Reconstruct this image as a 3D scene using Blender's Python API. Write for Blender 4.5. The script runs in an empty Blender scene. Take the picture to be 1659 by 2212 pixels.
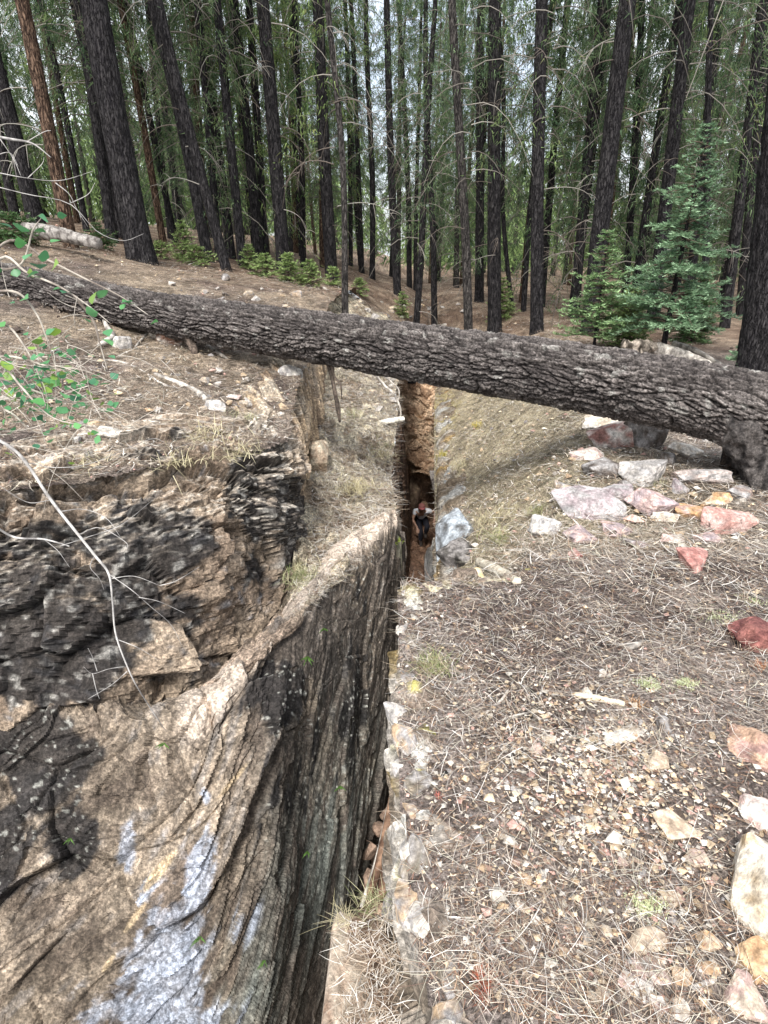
import bpy, bmesh, math, random
import numpy as np
from mathutils import Vector, Matrix

SC = bpy.context.scene
COL = SC.collection
# ------------------------------------------------------------------ camera, sky, sun, exposure
PITCH = math.radians(22.8)
FPX = 1350.0                      # focal length in pixels of a 1659 x 2212 frame
cam = bpy.data.cameras.new("camera")
cam.sensor_fit = 'VERTICAL'
cam.sensor_height = 24.0
cam.lens = 24.0 * FPX / 2212.0
cam.clip_start = 0.05
cam.clip_end = 600
camo = bpy.data.objects.new("camera", cam)
camo.rotation_euler = (math.pi / 2 - PITCH, 0, 0)
COL.objects.link(camo)
SC.camera = camo

W = bpy.data.worlds.new("World")
SC.world = W
W.use_nodes = True
SUN_DIR = Vector((-0.16, -0.60, 0.78)).normalized()
nt = W.node_tree
bg = nt.nodes["Background"]
sky = nt.nodes.new("ShaderNodeTexSky")
sky.sky_type = 'NISHITA'
sky.sun_disc = False
sky.sun_elevation = math.asin(SUN_DIR.z)
sky.sun_rotation = math.atan2(SUN_DIR.x, SUN_DIR.y)
sky.air_density = 1.0
sky.dust_density = 4.0
sky.ozone_density = 0.6
tcw = nt.nodes.new("ShaderNodeTexCoord")
cn = nt.nodes.new("ShaderNodeTexNoise"); cn.inputs["Scale"].default_value = 2.2; cn.inputs["Detail"].default_value = 6
nt.links.new(tcw.outputs["Generated"], cn.inputs["Vector"])
cr = nt.nodes.new("ShaderNodeValToRGB")
cr.color_ramp.elements[0].position = 0.40; cr.color_ramp.elements[0].color = (.35, .35, .35, 1)
cr.color_ramp.elements[1].position = 0.58; cr.color_ramp.elements[1].color = (.85, .85, .85, 1)
nt.links.new(cn.outputs[0], cr.inputs[0])
mw = nt.nodes.new("ShaderNodeMix"); mw.data_type = 'RGBA'
nt.links.new(cr.outputs[0], mw.inputs[0])
nt.links.new(sky.outputs[0], mw.inputs[6])
mw.inputs[7].default_value = (7.5, 7.8, 8.2, 1)
nt.links.new(mw.outputs[2], bg.inputs[0])
bg.inputs[1].default_value = 0.115
sl = bpy.data.lights.new("sun", 'SUN')
sl.energy = 2.7
sl.angle = math.radians(20)
sl.color = (1.0, 0.97, 0.92)
so = bpy.data.objects.new("sun", sl)
so.rotation_euler = SUN_DIR.to_track_quat('Z', 'Y').to_euler()
COL.objects.link(so)
SC.view_settings.view_transform = 'Standard'
SC.view_settings.look = 'None'
SC.view_settings.gamma = 1.0
SC.view_settings.exposure = 1.15
SC.cycles.max_bounces = 5
SC.cycles.diffuse_bounces = 4
SC.cycles.transparent_max_bounces = 4

rng = np.random.default_rng(7)
random.seed(7)
CP, SP = math.cos(PITCH), math.sin(PITCH)

# ------------------------------------------------------------------ geometry helpers
def P(u, v, Y):
    """world point seen at (u, v) of the photograph, Y metres in front of the camera"""
    dx = (u - 829.5) / FPX
    dy = (v - 1106) / FPX
    d = np.array([dx, CP - dy * SP, -SP - dy * CP])
    return d * (Y / d[1])

def ray(u, v):
    dx = (u - 829.5) / FPX
    dy = (v - 1106) / FPX
    return np.array([dx, CP - dy * SP, -SP - dy * CP])

def to_px(p):
    """where world points fall, used to read stains and tones off the photograph once"""
    t = p[..., 1] * CP - p[..., 2] * SP
    t = np.maximum(t, 0.05)
    u = 829.5 + p[..., 0] / t * FPX
    w = p[..., 1] * SP + p[..., 2] * CP
    v = 1106 - w / t * FPX
    return u, v

def _hash(ix, iy, iz, seed):
    h = (ix * 374761393 + iy * 668265263 + iz * 2147483647 + seed * 974634777) & 0xFFFFFFFF
    h = ((h ^ (h >> 13)) * 1274126177) & 0xFFFFFFFF
    h = ((h ^ (h >> 16)) * 2246822519) & 0xFFFFFFFF
    return ((h ^ (h >> 15)) & 0xFFFFFF) / float(0xFFFFFF)

def vnoise(x, y, z=None, seed=0):
    x = np.asarray(x, float); y = np.asarray(y, float)
    z = np.zeros_like(x) if z is None else np.asarray(z, float)
    ix = np.floor(x).astype(np.int64); iy = np.floor(y).astype(np.int64); iz = np.floor(z).astype(np.int64)
    fx = x - ix; fy = y - iy; fz = z - iz
    fx = fx * fx * (3 - 2 * fx); fy = fy * fy * (3 - 2 * fy); fz = fz * fz * (3 - 2 * fz)
    r = 0
    for a in (0, 1):
        wx = fx if a else 1 - fx
        for b in (0, 1):
            wy = fy if b else 1 - fy
            for c in (0, 1):
                wz = fz if c else 1 - fz
                r = r + wx * wy * wz * _hash(ix + a, iy + b, iz + c, seed)
    return r * 2 - 1

def fbm(x, y, z=None, octv=4, seed=0, gain=0.5):
    a, s, t = 1.0, 0, 0
    z = np.zeros_like(np.asarray(x, float)) if z is None else z
    for k in range(octv):
        f = 2.03 ** k
        s = s + a * vnoise(x * f + 7.3 * k, y * f + 3.1 * k, z * f, seed + k)
        t += a
        a *= gain
    return s / t

def plates(a, b, seed=0, jitter=0.9):
    """2D cell pattern: random value of the nearest cell, offset in the cell, distance to its border"""
    ia = np.floor(a).astype(np.int64); ib = np.floor(b).astype(np.int64)
    d1 = np.full(a.shape, 9.0); d2 = np.full(a.shape, 9.0)
    rv = np.zeros(a.shape); oa = np.zeros(a.shape); ob = np.zeros(a.shape)
    zz = np.zeros_like(ia)
    for i in (-1, 0, 1):
        for j in (-1, 0, 1):
            ca = ia + i; cb = ib + j
            pa = ca + 0.5 + (_hash(ca, cb, zz, seed) - 0.5) * jitter
            pb = cb + 0.5 + (_hash(ca, cb, zz + 1, seed) - 0.5) * jitter
            d = (a - pa) ** 2 + (b - pb) ** 2
            new = d < d1
            d2 = np.where(new, d1, np.minimum(d2, d))
            rv = np.where(new, _hash(ca, cb, zz + 2, seed), rv)
            oa = np.where(new, a - pa, oa); ob = np.where(new, b - pb, ob)
            d1 = np.where(new, d, d1)
    return rv, oa, ob, np.sqrt(d2) - np.sqrt(d1)

def facets(a, b, seed, tilt=1.0):
    """flat broken faces: every cell its own plane"""
    rv, oa, ob, e = plates(a, b, seed)
    h1 = np.modf(rv * 17.31)[0] - .5; h2 = np.modf(rv * 91.77)[0] - .5
    return (rv - .5) * .6 + tilt * (oa * h1 + ob * h2), rv, e

def smooth(e0, e1, x):
    t = np.clip((x - e0) / (e1 - e0), 0, 1)
    return t * t * (3 - 2 * t)

def mesh_from(name, verts, faces, mats=(), colors=None, smooth_=True):
    """verts (n,3); faces: list of (m,k) int arrays, or one array"""
    if isinstance(faces, np.ndarray):
        faces = [faces]
    me = bpy.data.meshes.new(name)
    verts = np.ascontiguousarray(verts, dtype=np.float32)
    me.vertices.add(len(verts))
    me.vertices.foreach_set("co", verts.ravel())
    nl = sum(f.size for f in faces); nf = sum(len(f) for f in faces)
    me.loops.add(nl); me.polygons.add(nf)
    me.loops.foreach_set("vertex_index", np.concatenate([f.ravel() for f in faces]).astype(np.int32))
    tot = np.concatenate([np.full(len(f), f.shape[1]) for f in faces]).astype(np.int32)
    st = np.concatenate([[0], np.cumsum(tot)[:-1]]).astype(np.int32)
    me.polygons.foreach_set("loop_start", st)
    me.polygons.foreach_set("loop_total", tot)
    me.polygons.foreach_set("use_smooth", np.full(nf, smooth_))
    me.update(calc_edges=True)
    if colors is not None:
        c = np.ones((len(verts), 4), np.float32)
        c[:, :3] = np.clip(colors, 0, 1)
        at = me.color_attributes.new("Col", 'FLOAT_COLOR', 'POINT')
        at.data.foreach_set("color", c.ravel())
    for m in (mats if isinstance(mats, (list, tuple)) else (mats,)):
        me.materials.append(m)
    return me

def link(name, me, parent=None, loc=None, label=None, cat=None, group=None, kind=None):
    o = bpy.data.objects.new(name, me)
    COL.objects.link(o)
    if parent is not None:
        o.parent = parent
    if loc is not None:
        o.location = loc
    tag(o, label, cat, group, kind)
    return o

def tag(o, label=None, cat=None, group=None, kind=None):
    if label: o["label"] = label
    if cat: o["category"] = cat
    if group: o["group"] = group
    if kind: o["kind"] = kind
    return o

def thing(name, loc, label, cat, group=None):
    return link(name, None, None, loc, label, cat, group)

def grid_faces(r, c):
    i = np.arange(r * c).reshape(r, c)
    return np.stack([i[:-1, :-1], i[1:, :-1], i[1:, 1:], i[:-1, 1:]], -1).reshape(-1, 4)

def catmull(pts, t):
    """pts (n,...), t in 0..n-1"""
    n = len(pts)
    i = np.clip(np.floor(t).astype(int), 0, n - 2)
    f = (t - i).reshape((-1,) + (1,) * (pts.ndim - 1))
    pp = np.concatenate([[2 * pts[0] - pts[1]], pts, [2 * pts[-1] - pts[-2]]])
    p0, p1, p2, p3 = pp[i], pp[i + 1], pp[i + 2], pp[i + 3]
    return 0.5 * (2 * p1 + (p2 - p0) * f + (2 * p0 - 5 * p1 + 4 * p2 - p3) * f ** 2 + (3 * p1 - p0 - 3 * p2 + p3) * f ** 3)

def patch(ctrl, nr, nc):
    """smooth surface through a grid of control points, evenly spaced by length"""
    C = np.array(ctrl, float)
    def even(A, n, axis_len):
        m = len(A)
        d = np.linalg.norm(np.diff(A, axis=0), axis=-1).mean(axis=1)
        s = np.concatenate([[0], np.cumsum(d)])
        return np.interp(np.linspace(0, s[-1], n), s, np.arange(m)), s[-1]
    tr, lr = even(C, nr, 0)
    S = catmull(C, tr)
    tc, lc = even(np.swapaxes(C, 0, 1), nc, 1)
    S = np.swapaxes(catmull(np.swapaxes(S, 0, 1), tc), 0, 1)
    ds = np.linalg.norm(np.diff(S, axis=0), axis=-1)
    dc = np.linalg.norm(np.diff(S, axis=1), axis=-1)
    down = np.concatenate([np.zeros((1, nc)), np.cumsum(ds, 0)])
    along = np.concatenate([np.zeros((nr, 1)), np.cumsum(dc, 1)], 1)
    return S, along, down

def normals(S):
    a = np.gradient(S, axis=0); b = np.gradient(S, axis=1)
    n = np.cross(b, a)
    n /= np.maximum(np.linalg.norm(n, axis=-1, keepdims=True), 1e-9)
    return n

def lerp(a, b, t):
    return np.asarray(a) * (1 - t[..., None]) + np.asarray(b) * t[..., None]

def frames(pts):
    T = np.gradient(pts, axis=0)
    T /= np.maximum(np.linalg.norm(T, axis=1, keepdims=True), 1e-9)
    N = np.zeros_like(T); B = np.zeros_like(T)
    up = np.array([0, 0, 1.0]) if abs(T[0][2]) < 0.9 else np.array([1.0, 0, 0])
    n = np.cross(T[0], np.cross(up, T[0])); n /= np.linalg.norm(n)
    for k in range(len(pts)):
        n = n - T[k] * n.dot(T[k]); n /= max(np.linalg.norm(n), 1e-9)
        N[k] = n; B[k] = np.cross(T[k], n)
    return T, N, B

def tube(pts, rad, sides=6, cap=True, disp=None):
    """(verts, quads/tris list) of a tube; disp(along, angle) -> radial offset"""
    pts = np.asarray(pts, float); n = len(pts)
    rad = np.broadcast_to(np.asarray(rad, float), (n,))
    T, N, B = frames(pts)
    a = np.linspace(0, 2 * math.pi, sides, endpoint=False)
    R = rad[:, None] * np.ones(sides)
    if disp is not None:
        s = np.concatenate([[0], np.cumsum(np.linalg.norm(np.diff(pts, axis=0), axis=1))])
        R = R + disp(s[:, None] * np.ones(sides), a[None, :] * np.ones((n, 1)), R)
    V = pts[:, None] + R[..., None] * (np.cos(a)[None, :, None] * N[:, None] + np.sin(a)[None, :, None] * B[:, None])
    V = V.reshape(-1, 3)
    i = np.arange(n * sides).reshape(n, sides)
    j = np.roll(i, -1, axis=1)
    F = np.stack([i[:-1], j[:-1], j[1:], i[1:]], -1).reshape(-1, 4)
    fs = [F]
    if cap:
        V = np.concatenate([V, pts[:1], pts[-1:]])
        c0, c1 = n * sides, n * sides + 1
        t0 = np.stack([np.full(sides, c0), j[0], i[0]], -1)
        t1 = np.stack([np.full(sides, c1), i[-1], j[-1]], -1)
        fs.append(np.concatenate([t0, t1]))
    return V, fs

class MB:
    """collects pieces of one mesh"""
    def __init__(s):
        s.v = []; s.q = []; s.t = []; s.c = []; s.n = 0
    def add(s, V, F, col=None):
        V = np.asarray(V, float)
        s.v.append(V)
        for f in (F if isinstance(F, list) else [F]):
            f = np.asarray(f)
            (s.q if f.shape[1] == 4 else s.t).append(f + s.n)
        s.n += len(V)
        if col is not None:
            s.c.append(np.broadcast_to(np.asarray(col, float), (len(V), 3)))
    def mesh(s, name, mat, smooth_=True):
        fs = []
        if s.q: fs.append(np.concatenate(s.q))
        if s.t: fs.append(np.concatenate(s.t))
        return mesh_from(name, np.concatenate(s.v), fs, mat, np.concatenate(s.c) if s.c else None, smooth_)

def spline(pts, n):
    pts = np.asarray(pts, float)
    return catmull(pts, np.linspace(0, len(pts) - 1, n))

# ------------------------------------------------------------------ materials
def new_mat(name):
    m = bpy.data.materials.new(name)
    m.use_nodes = True
    return m, m.node_tree, m.node_tree.nodes["Principled BSDF"]

def N(nt, kind, **kw):
    n = nt.nodes.new(kind)
    for k, v in kw.items():
        if k.startswith("i_"):
            n.inputs[k[2:].replace("_", " ")].default_value = v
        else:
            setattr(n, k, v)
    return n

def mixc(nt, a, b, fac, mode='MIX'):
    m = nt.nodes.new("ShaderNodeMix"); m.data_type = 'RGBA'; m.blend_type = mode
    for s, x in ((m.inputs[0], fac), (m.inputs[6], a), (m.inputs[7], b)):
        if hasattr(x, "is_linked") or hasattr(x, "links"):
            nt.links.new(x, s)
        elif isinstance(x, (tuple, list)):
            s.default_value = (*x, 1)
        else:
            s.default_value = x
    return m.outputs[2]

def ramp(nt, src, stops):
    r = nt.nodes.new("ShaderNodeValToRGB")
    el = r.color_ramp.elements
    while len(el) < len(stops):
        el.new(0.5)
    for e, (p, c) in zip(el, stops):
        e.position = p
        e.color = (c, c, c, 1) if not isinstance(c, tuple) else (*c, 1)
    nt.links.new(src, r.inputs[0])
    return r.outputs[0]

def noise_(nt, scale, detail=6, rough=0.65, vec=None, dist=0.0):
    n = nt.nodes.new("ShaderNodeTexNoise")
    n.inputs["Scale"].default_value = scale
    n.inputs["Detail"].default_value = detail
    n.inputs["Roughness"].default_value = rough
    n.inputs["Distortion"].default_value = dist
    if vec is not None:
        nt.links.new(vec, n.inputs["Vector"])
    return n.outputs[0]

def coords(nt, stretch=None, rot=None):
    tc = nt.nodes.new("ShaderNodeTexCoord")
    mp = nt.nodes.new("ShaderNodeMapping")
    nt.links.new(tc.outputs["Object"], mp.inputs[0])
    if stretch: mp.inputs["Scale"].default_value = stretch
    if rot: mp.inputs["Rotation"].default_value = rot
    return mp.outputs[0]

def vcol(nt):
    a = nt.nodes.new("ShaderNodeVertexColor"); a.layer_name = "Col"
    return a.outputs[0]

def bump(nt, bsdf, heights, dist=0.01, strength=1.0):
    prev = None
    for h, d, s in heights:
        b = nt.nodes.new("ShaderNodeBump")
        b.inputs["Strength"].default_value = s
        b.inputs["Distance"].default_value = d
        nt.links.new(h, b.inputs["Height"])
        if prev is not None:
            nt.links.new(prev, b.inputs["Normal"])
        prev = b.outputs[0]
    nt.links.new(prev, bsdf.inputs["Normal"])

def mat_rock(name, lo=0.45, hi=1.6, scale=60, rough=0.9, bumpd=0.012):
    m, t, b = new_mat(name)
    v = coords(t)
    n1 = noise_(t, scale, 8, 0.75, v)
    n2 = noise_(t, scale * 0.22, 6, 0.7, v, 0.6)
    f = ramp(t, n1, [(0.38, lo), (0.5, 0.9), (0.62, hi)])
    f2 = ramp(t, n2, [(0.34, 0.5), (0.52, 1.0), (0.68, 1.5)])
    c = mixc(t, vcol(t), f, 1.0, 'MULTIPLY')
    c = mixc(t, c, f2, 1.0, 'MULTIPLY')
    t.links.new(c, b.inputs["Base Color"])
    b.inputs["Roughness"].default_value = rough
    b.inputs["Specular IOR Level"].default_value = 0.25
    bump(t, b, [(n2, bumpd * 2.5, 0.7), (n1, bumpd * .6, 0.7)])
    return m

M_ROCK = mat_rock("wall_rock", 0.45, 1.75, 48, 0.9, 0.014)
M_STONE = mat_rock("loose_stone", 0.6, 1.35, 45, 0.85, 0.008)
def mat_ground():
    m, t, b = new_mat("needle_litter_soil")
    v = coords(t)
    n1 = noise_(t, 70, 8, 0.8, v)
    n3 = noise_(t, 22, 6, 0.75, v, 1.2)
    f = ramp(t, n1, [(0.36, 0.22), (0.5, 0.9), (0.64, 2.3)])
    f3 = ramp(t, n3, [(0.34, 0.45), (0.5, 1.0), (0.66, 1.6)])
    c = mixc(t, vcol(t), f, 1.0, 'MULTIPLY')
    c = mixc(t, c, f3, 1.0, 'MULTIPLY')
    t.links.new(c, b.inputs["Base Color"])
    b.inputs["Roughness"].default_value = 0.95
    b.inputs["Specular IOR Level"].default_value = 0.15
    bump(t, b, [(n3, 0.05, 0.8), (n1, 0.02, 1.0)])
    return m
M_GROUND = mat_ground()

def mat_bark(name, dark, light, sc=9, squash=0.22, dist=0.03, moss=None):
    m, t, b = new_mat(name)
    v = coords(t, (1, 1, squash))
    n1 = noise_(t, sc * 4, 8, 0.7, v)
    n2 = noise_(t, sc * 1.6, 4, 0.6, v, 1.5)
    vo = t.nodes.new("ShaderNodeTexVoronoi"); vo.feature = 'DISTANCE_TO_EDGE'
    vo.inputs["Scale"].default_value = sc * 2.2
    dv = t.nodes.new("ShaderNodeVectorMath"); dv.operation = 'ADD'
    nv = t.nodes.new("ShaderNodeTexNoise"); nv.inputs["Scale"].default_value = sc * 3
    t.links.new(v, nv.inputs["Vector"])
    sc_ = t.nodes.new("ShaderNodeVectorMath"); sc_.operation = 'SCALE'; sc_.inputs[3].default_value = 0.12
    t.links.new(nv.outputs[1], sc_.inputs[0])
    t.links.new(v, dv.inputs[0]); t.links.new(sc_.outputs[0], dv.inputs[1])
    t.links.new(dv.outputs[0], vo.inputs["Vector"])
    ed = ramp(t, vo.outputs[0], [(0.0, 0.0), (0.13, 1.0)])
    f = ramp(t, n1, [(0.42, 0.0), (0.6, 0.55), (0.72, 1.0)])
    c = mixc(t, dark, light, f)
    c = mixc(t, c, tuple(x * 0.5 for x in dark), ramp(t, vo.outputs[0], [(0.0, 0.8), (0.1, 0.0)]))
    if moss:
        c = mixc(t, c, moss, ramp(t, n2, [(0.62, 0.0), (0.72, 0.6)]))
    t.links.new(c, b.inputs["Base Color"])
    b.inputs["Roughness"].default_value = 0.95
    b.inputs["Specular IOR Level"].default_value = 0.15
    bump(t, b, [(ed, dist, 0.9), (n1, dist * 0.4, 0.8)])
    return m
M_BARK = mat_bark("dark_fir_bark", (0.009, 0.008, 0.010), (0.085, 0.080, 0.080))
M_BARKR = mat_bark("red_pine_bark", (0.03, 0.018, 0.013), (0.30, 0.20, 0.14))
M_BARKG = mat_bark("grey_bark", (0.020, 0.018, 0.018), (0.16, 0.145, 0.135))

def mat_log():
    m, t, b = new_mat("fallen_log_bark")
    v = coords(t)
    n1 = noise_(t, 55, 8, 0.75, v)
    f = ramp(t, n1, [(0.38, 0.35), (0.52, 1.0), (0.68, 2.4)])
    c = mixc(t, vcol(t), f, 1.0, 'MULTIPLY')
    t.links.new(c, b.inputs["Base Color"])
    b.inputs["Roughness"].default_value = 0.92
    b.inputs["Specular IOR Level"].default_value = 0.2
    bump(t, b, [(n1, 0.012, 0.9)])
    return m
M_LOG = mat_log()

def mat_vc(name, rough=0.9, var=0.5, scale=40, trans=0.0, objvar=0.0, spec=0.2):
    m, t, b = new_mat(name)
    v = coords(t)
    n1 = noise_(t, scale, 4, 0.7, v)
    f = ramp(t, n1, [(0.3, 1 - var), (0.7, 1 + var)])
    c = mixc(t, vcol(t), f, 1.0, 'MULTIPLY')
    if objvar:
        oi = t.nodes.new("ShaderNodeObjectInfo")
        f2 = ramp(t, oi.outputs["Random"], [(0.0, (1 - objvar, 1 - objvar * 0.8, 1 - objvar)), (0.5, (1.0, 1.0, 1.1)), (1.0, (1 + objvar * 1.2, 1 + objvar, 1 - objvar * 0.2))])
        c = mixc(t, c, f2, 1.0, 'MULTIPLY')
    t.links.new(c, b.inputs["Base Color"])
    b.inputs["Roughness"].default_value = rough
    b.inputs["Specular IOR Level"].default_value = spec
    if trans:
        tr = t.nodes.new("ShaderNodeBsdfTranslucent")
        t.links.new(c, tr.inputs[0])
        mx = t.nodes.new("ShaderNodeMixShader"); mx.inputs[0].default_value = trans
        out = t.nodes["Material Output"]
        t.links.new(b.outputs[0], mx.inputs[1]); t.links.new(tr.outputs[0], mx.inputs[2])
        t.links.new(mx.outputs[0], out.inputs[0])
    return m
M_FOL = mat_vc("conifer_foliage", 0.7, 0.35, 3, 0.5, 0.3)
M_FIR = mat_vc("young_fir_foliage", 0.55, 0.25, 8, 0.25, 0.0, 0.35)
M_NEEDLE = mat_vc("dry_needles", 0.7, 0.2, 9, 0.0)
M_GRASS = mat_vc("grass_blades", 0.6, 0.2, 9, 0.25)
M_LEAF = mat_vc("broad_leaf", 0.45, 0.2, 30, 0.3, 0.3, 0.4)
M_TWIG = mat_vc("bare_twig", 0.85, 0.3, 60)
M_WOOD = mat_vc("weathered_wood", 0.85, 0.45, 45)
M_CLOTH = mat_vc("cloth", 0.9, 0.1, 30)
M_SKIN = mat_vc("skin", 0.6, 0.05, 30)

# ------------------------------------------------------------------ terrain
LIPL = np.array([(-9, 2.7), (-4.4, 2.95), (-2.93, 3.2), (-2.25, 3.4), (-1.62, 3.9), (-1.13, 4.4), (-.76, 4.9), (-.84, 5.6), (-.86, 6.5), (-.92, 9.5), (-.9, 12), (-.7, 16.6)])
LIPR = np.array([(.10, -1), (.11, .4), (.114, .85), (.062, 1.12), (.055, 1.72), (.065, 2.35), (.077, 2.86), (.30, 2.95), (.36, 3.5), (.45, 4.5), (.69, 8), (.98, 12), (1.26, 15.3), (1.32, 16.6)])
HOLE = np.concatenate([LIPR, LIPL[::-1], [(-9, -1)]])

def in_poly(x, y, poly):
    inside = np.zeros(x.shape, bool)
    n = len(poly)
    for k in range(n):
        x1, y1 = poly[k]; x2, y2 = poly[(k + 1) % n]
        c = ((y1 > y) != (y2 > y)) & (x < (x2 - x1) * (y - y1) / (y2 - y1 + 1e-12) + x1)
        inside ^= c
    return inside

def H(x, y):
    x = np.asarray(x, float); y = np.asarray(y, float)
    ye = np.minimum(y, 11 + 0.04 * (y - 11))
    hl = -2.02 + 0.19 * (-np.minimum(x, 0)) + 0.09 * np.where(y < 11, y, ye)
    hl = np.where(x < -9, hl - 0.10 * (-x - 9), hl)
    hr = -1.60 - 0.02 * np.maximum(x - 3, 0) + 0.05 * smooth(1.5, 3, x) * smooth(2, 0, y)
    # the slope that falls away to the crack behind the near block
    xl = np.interp(y, LIPR[:, 1], LIPR[:, 0])
    xr = np.interp(y, [2.8, 3.1, 4, 6, 10, 15, 20], [.72, .8, 1.25, 2.0, 2.9, 3.5, 3.2])
    dz = np.interp(y, [2.86, 2.98, 4.5, 7, 15.5, 19.5], [0, .75, .95, 1.4, 1.4, 0])
    k = np.clip((xr - x) / np.maximum(xr - xl, .2), 0, 1.25)
    hr = hr - dz * (k ** 1.15) * np.where(x < -0.3, smooth(-2.5, -0.3, x), 1)
    w = smooth(-1.4, 2.2, x)
    w = np.where(y < 16.55, np.where(x > -0.2, 1.0, 0.0), w)
    h = hl * (1 - w) + hr * w
    h = h + 0.05 * fbm(x * 0.8, y * 0.8, octv=3, seed=3) * smooth(0.5, 4, y) + 0.25 * fbm(x * 0.11, y * 0.11, octv=2, seed=5) * smooth(9, 22, y)
    # shallow stony gully that carries the crack on behind the log
    g = np.exp(-((x - 1.3 - 0.05 * (y - 17)) / 0.55) ** 2) * smooth(17, 18.5, y) * smooth(30, 22, y)
    h = h - 0.45 * g
    return h

def H1(x, y):
    return float(H(np.array([x]), np.array([y]))[0])

def on_ground(u, v, tmax=60):
    d = ray(u, v)
    t = np.concatenate([np.linspace(0.5, 12, 1200), np.linspace(12, tmax, 800)])
    p = d[None] * t[:, None]
    below = p[:, 2] < H(p[:, 0], p[:, 1])
    k = int(np.argmax(below)) if below.any() else len(t) - 1
    return p[k], t[k]

def spaced(segs):
    out = []
    for a, b, n in segs:
        out.append(np.linspace(a, b, n, endpoint=False))
    return np.concatenate(out + [[segs[-1][1]]])

xs = spaced([(-90, -20, 28), (-20, -6, 60), (-6, -3, 60), (-3, -0.5, 90), (-0.5, 0.05, 10), (0.05, 3.0, 175), (3.0, 6, 80), (6, 20, 60), (20, 90, 28)])
ys = spaced([(-6, 0.4, 12), (0.4, 3.1, 180), (3.1, 8, 190), (8, 18, 130), (18, 40, 70), (40, 130, 25)])
gx, gy = np.meshgrid(xs, ys)
gz = H(gx, gy)
fine = smooth(14, 6, gy)
chip, _, _, edge = plates(gx * 14 + 0.6 * fbm(gx * 5, gy * 5, octv=2, seed=2), gy * 14, seed=9)
gz = gz + fine * (0.020 * fbm(gx * 4, gy * 4, octv=4, seed=11) + 0.010 * fbm(gx * 22, gy * 22, octv=2, seed=12))
slope_l = smooth(0, -0.8, gx) * fine
gz = gz + slope_l * 0.05 * (plates(gx * 2.1 + 0.4 * fbm(gx * 3, gy * 3, octv=2, seed=32), gy * 4.0, seed=19)[0] - 0.5)
G = np.stack([gx, gy, gz], -1)
fc = grid_faces(*gx.shape)
cxy = G.reshape(-1, 3)[fc].mean(1)
keep = ~in_poly(cxy[:, 0], cxy[:, 1], HOLE)
fc = fc[keep]
def blobs(u, v, L):
    m = np.zeros(u.shape)
    for (a, b, ra, rb, ang, s) in L:
        c, sn = math.cos(math.radians(ang)), math.sin(math.radians(ang))
        du = (u - a) * c + (v - b) * sn; dv = -(u - a) * sn + (v - b) * c
        m = np.maximum(m, s * np.exp(-((du / ra) ** 2 + (dv / rb) ** 2)))
    return m
gu, gv = to_px(G)
nl = fbm(gx * 1.5, gy * 1.5, octv=4, seed=21)
nf = fbm(gx * 9, gy * 9, octv=3, seed=22)
base = lerp((0.125, 0.098, 0.088), (0.27, 0.225, 0.20), smooth(-0.5, 0.5, nl + 0.5 * nf))
base = lerp(base, (0.36, 0.30, 0.26), 0.75 * smooth(0.35, 0.8, blobs(gu, gv, [(1330, 1640, 130, 150, 40, 1.0), (1420, 2130, 110, 120, 60, 1.0), (1480, 1290, 110, 35, 10, .8), (1560, 1430, 90, 40, 0, .7), (1000, 1560, 60, 200, 10, .6)]) + 0.3 * nf))
cz = smooth(3.0, 4.2, gy)
kk = 0.45 + .55 * plates(gx * 14, gy * 11, seed=25)[0] + .55 * plates(gx * 5 + nf, gy * 4 + nf, seed=26)[0]
leftside = smooth(-0.4, -1.0, gx)
base = lerp(base, (0.30, 0.24, 0.175), leftside * smooth(-0.5, 0.4, nl) * 0.9)
farside = smooth(9, 13, gy)
base = lerp(base, lerp((0.16, 0.11, 0.08), (0.30, 0.23, 0.17), smooth(-0.3, 0.5, nl + 0.4 * nf)), farside)
slope_r = smooth(3.0, 3.6, gy) * smooth(14.5, 12, gy) * (gx > 0)
base = lerp(base, (0.33, 0.285, 0.19), slope_r * smooth(2.6, 0.6, gx - 0.12 * gy) * 0.85)
base = lerp(base, (0.36, 0.30, 0.13), 0.7 * smooth(0.4, 0.9, blobs(gu, gv, [(960, 880, 45, 60, 0, 1), (1030, 920, 14, 10, 0, 1), (955, 985, 14, 25, 0, 1), (890, 1275, 40, 18, 0, 1), (1020, 1245, 30, 22, 0, 1), (1350, 925, 90, 20, 8, .5)]) + 0.35 * nf))
base = lerp(base, (0.30, 0.34, 0.38), 0.7 * smooth(0.45, 0.9, blobs(gu, gv, [(965, 1060, 18, 90, 0, 1), (1000, 1130, 30, 40, 0, 1)]) + 0.3 * nf))
base = base * (1 + cz * (kk - 1))[..., None]
me = mesh_from("ground", G.reshape(-1, 3), fc, M_GROUND, base.reshape(-1, 3))
link("ground", me, kind="structure")

# ------------------------------------------------------------------ rock walls of the crack
BLACK = (0.018, 0.017, 0.018)
def speck(S, sc, lo, hi, seed):
    return smooth(lo, hi, vnoise(S[..., 0] * sc, S[..., 1] * sc, S[..., 2] * sc, seed=seed))

def finish(name, S, col, mat, smooth_=False, kind="structure", **kw):
    m = mesh_from(name, S.reshape(-1, 3), grid_faces(*S.shape[:2]), mat, col.reshape(-1, 3), smooth_)
    return link(name, m, kind=kind, **kw)

def back(p, q, dz=0.02, f=0.5):
    r = np.array(p) + np.array(q); r[2] = H1(r[0], r[1]) + dz
    return r

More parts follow.
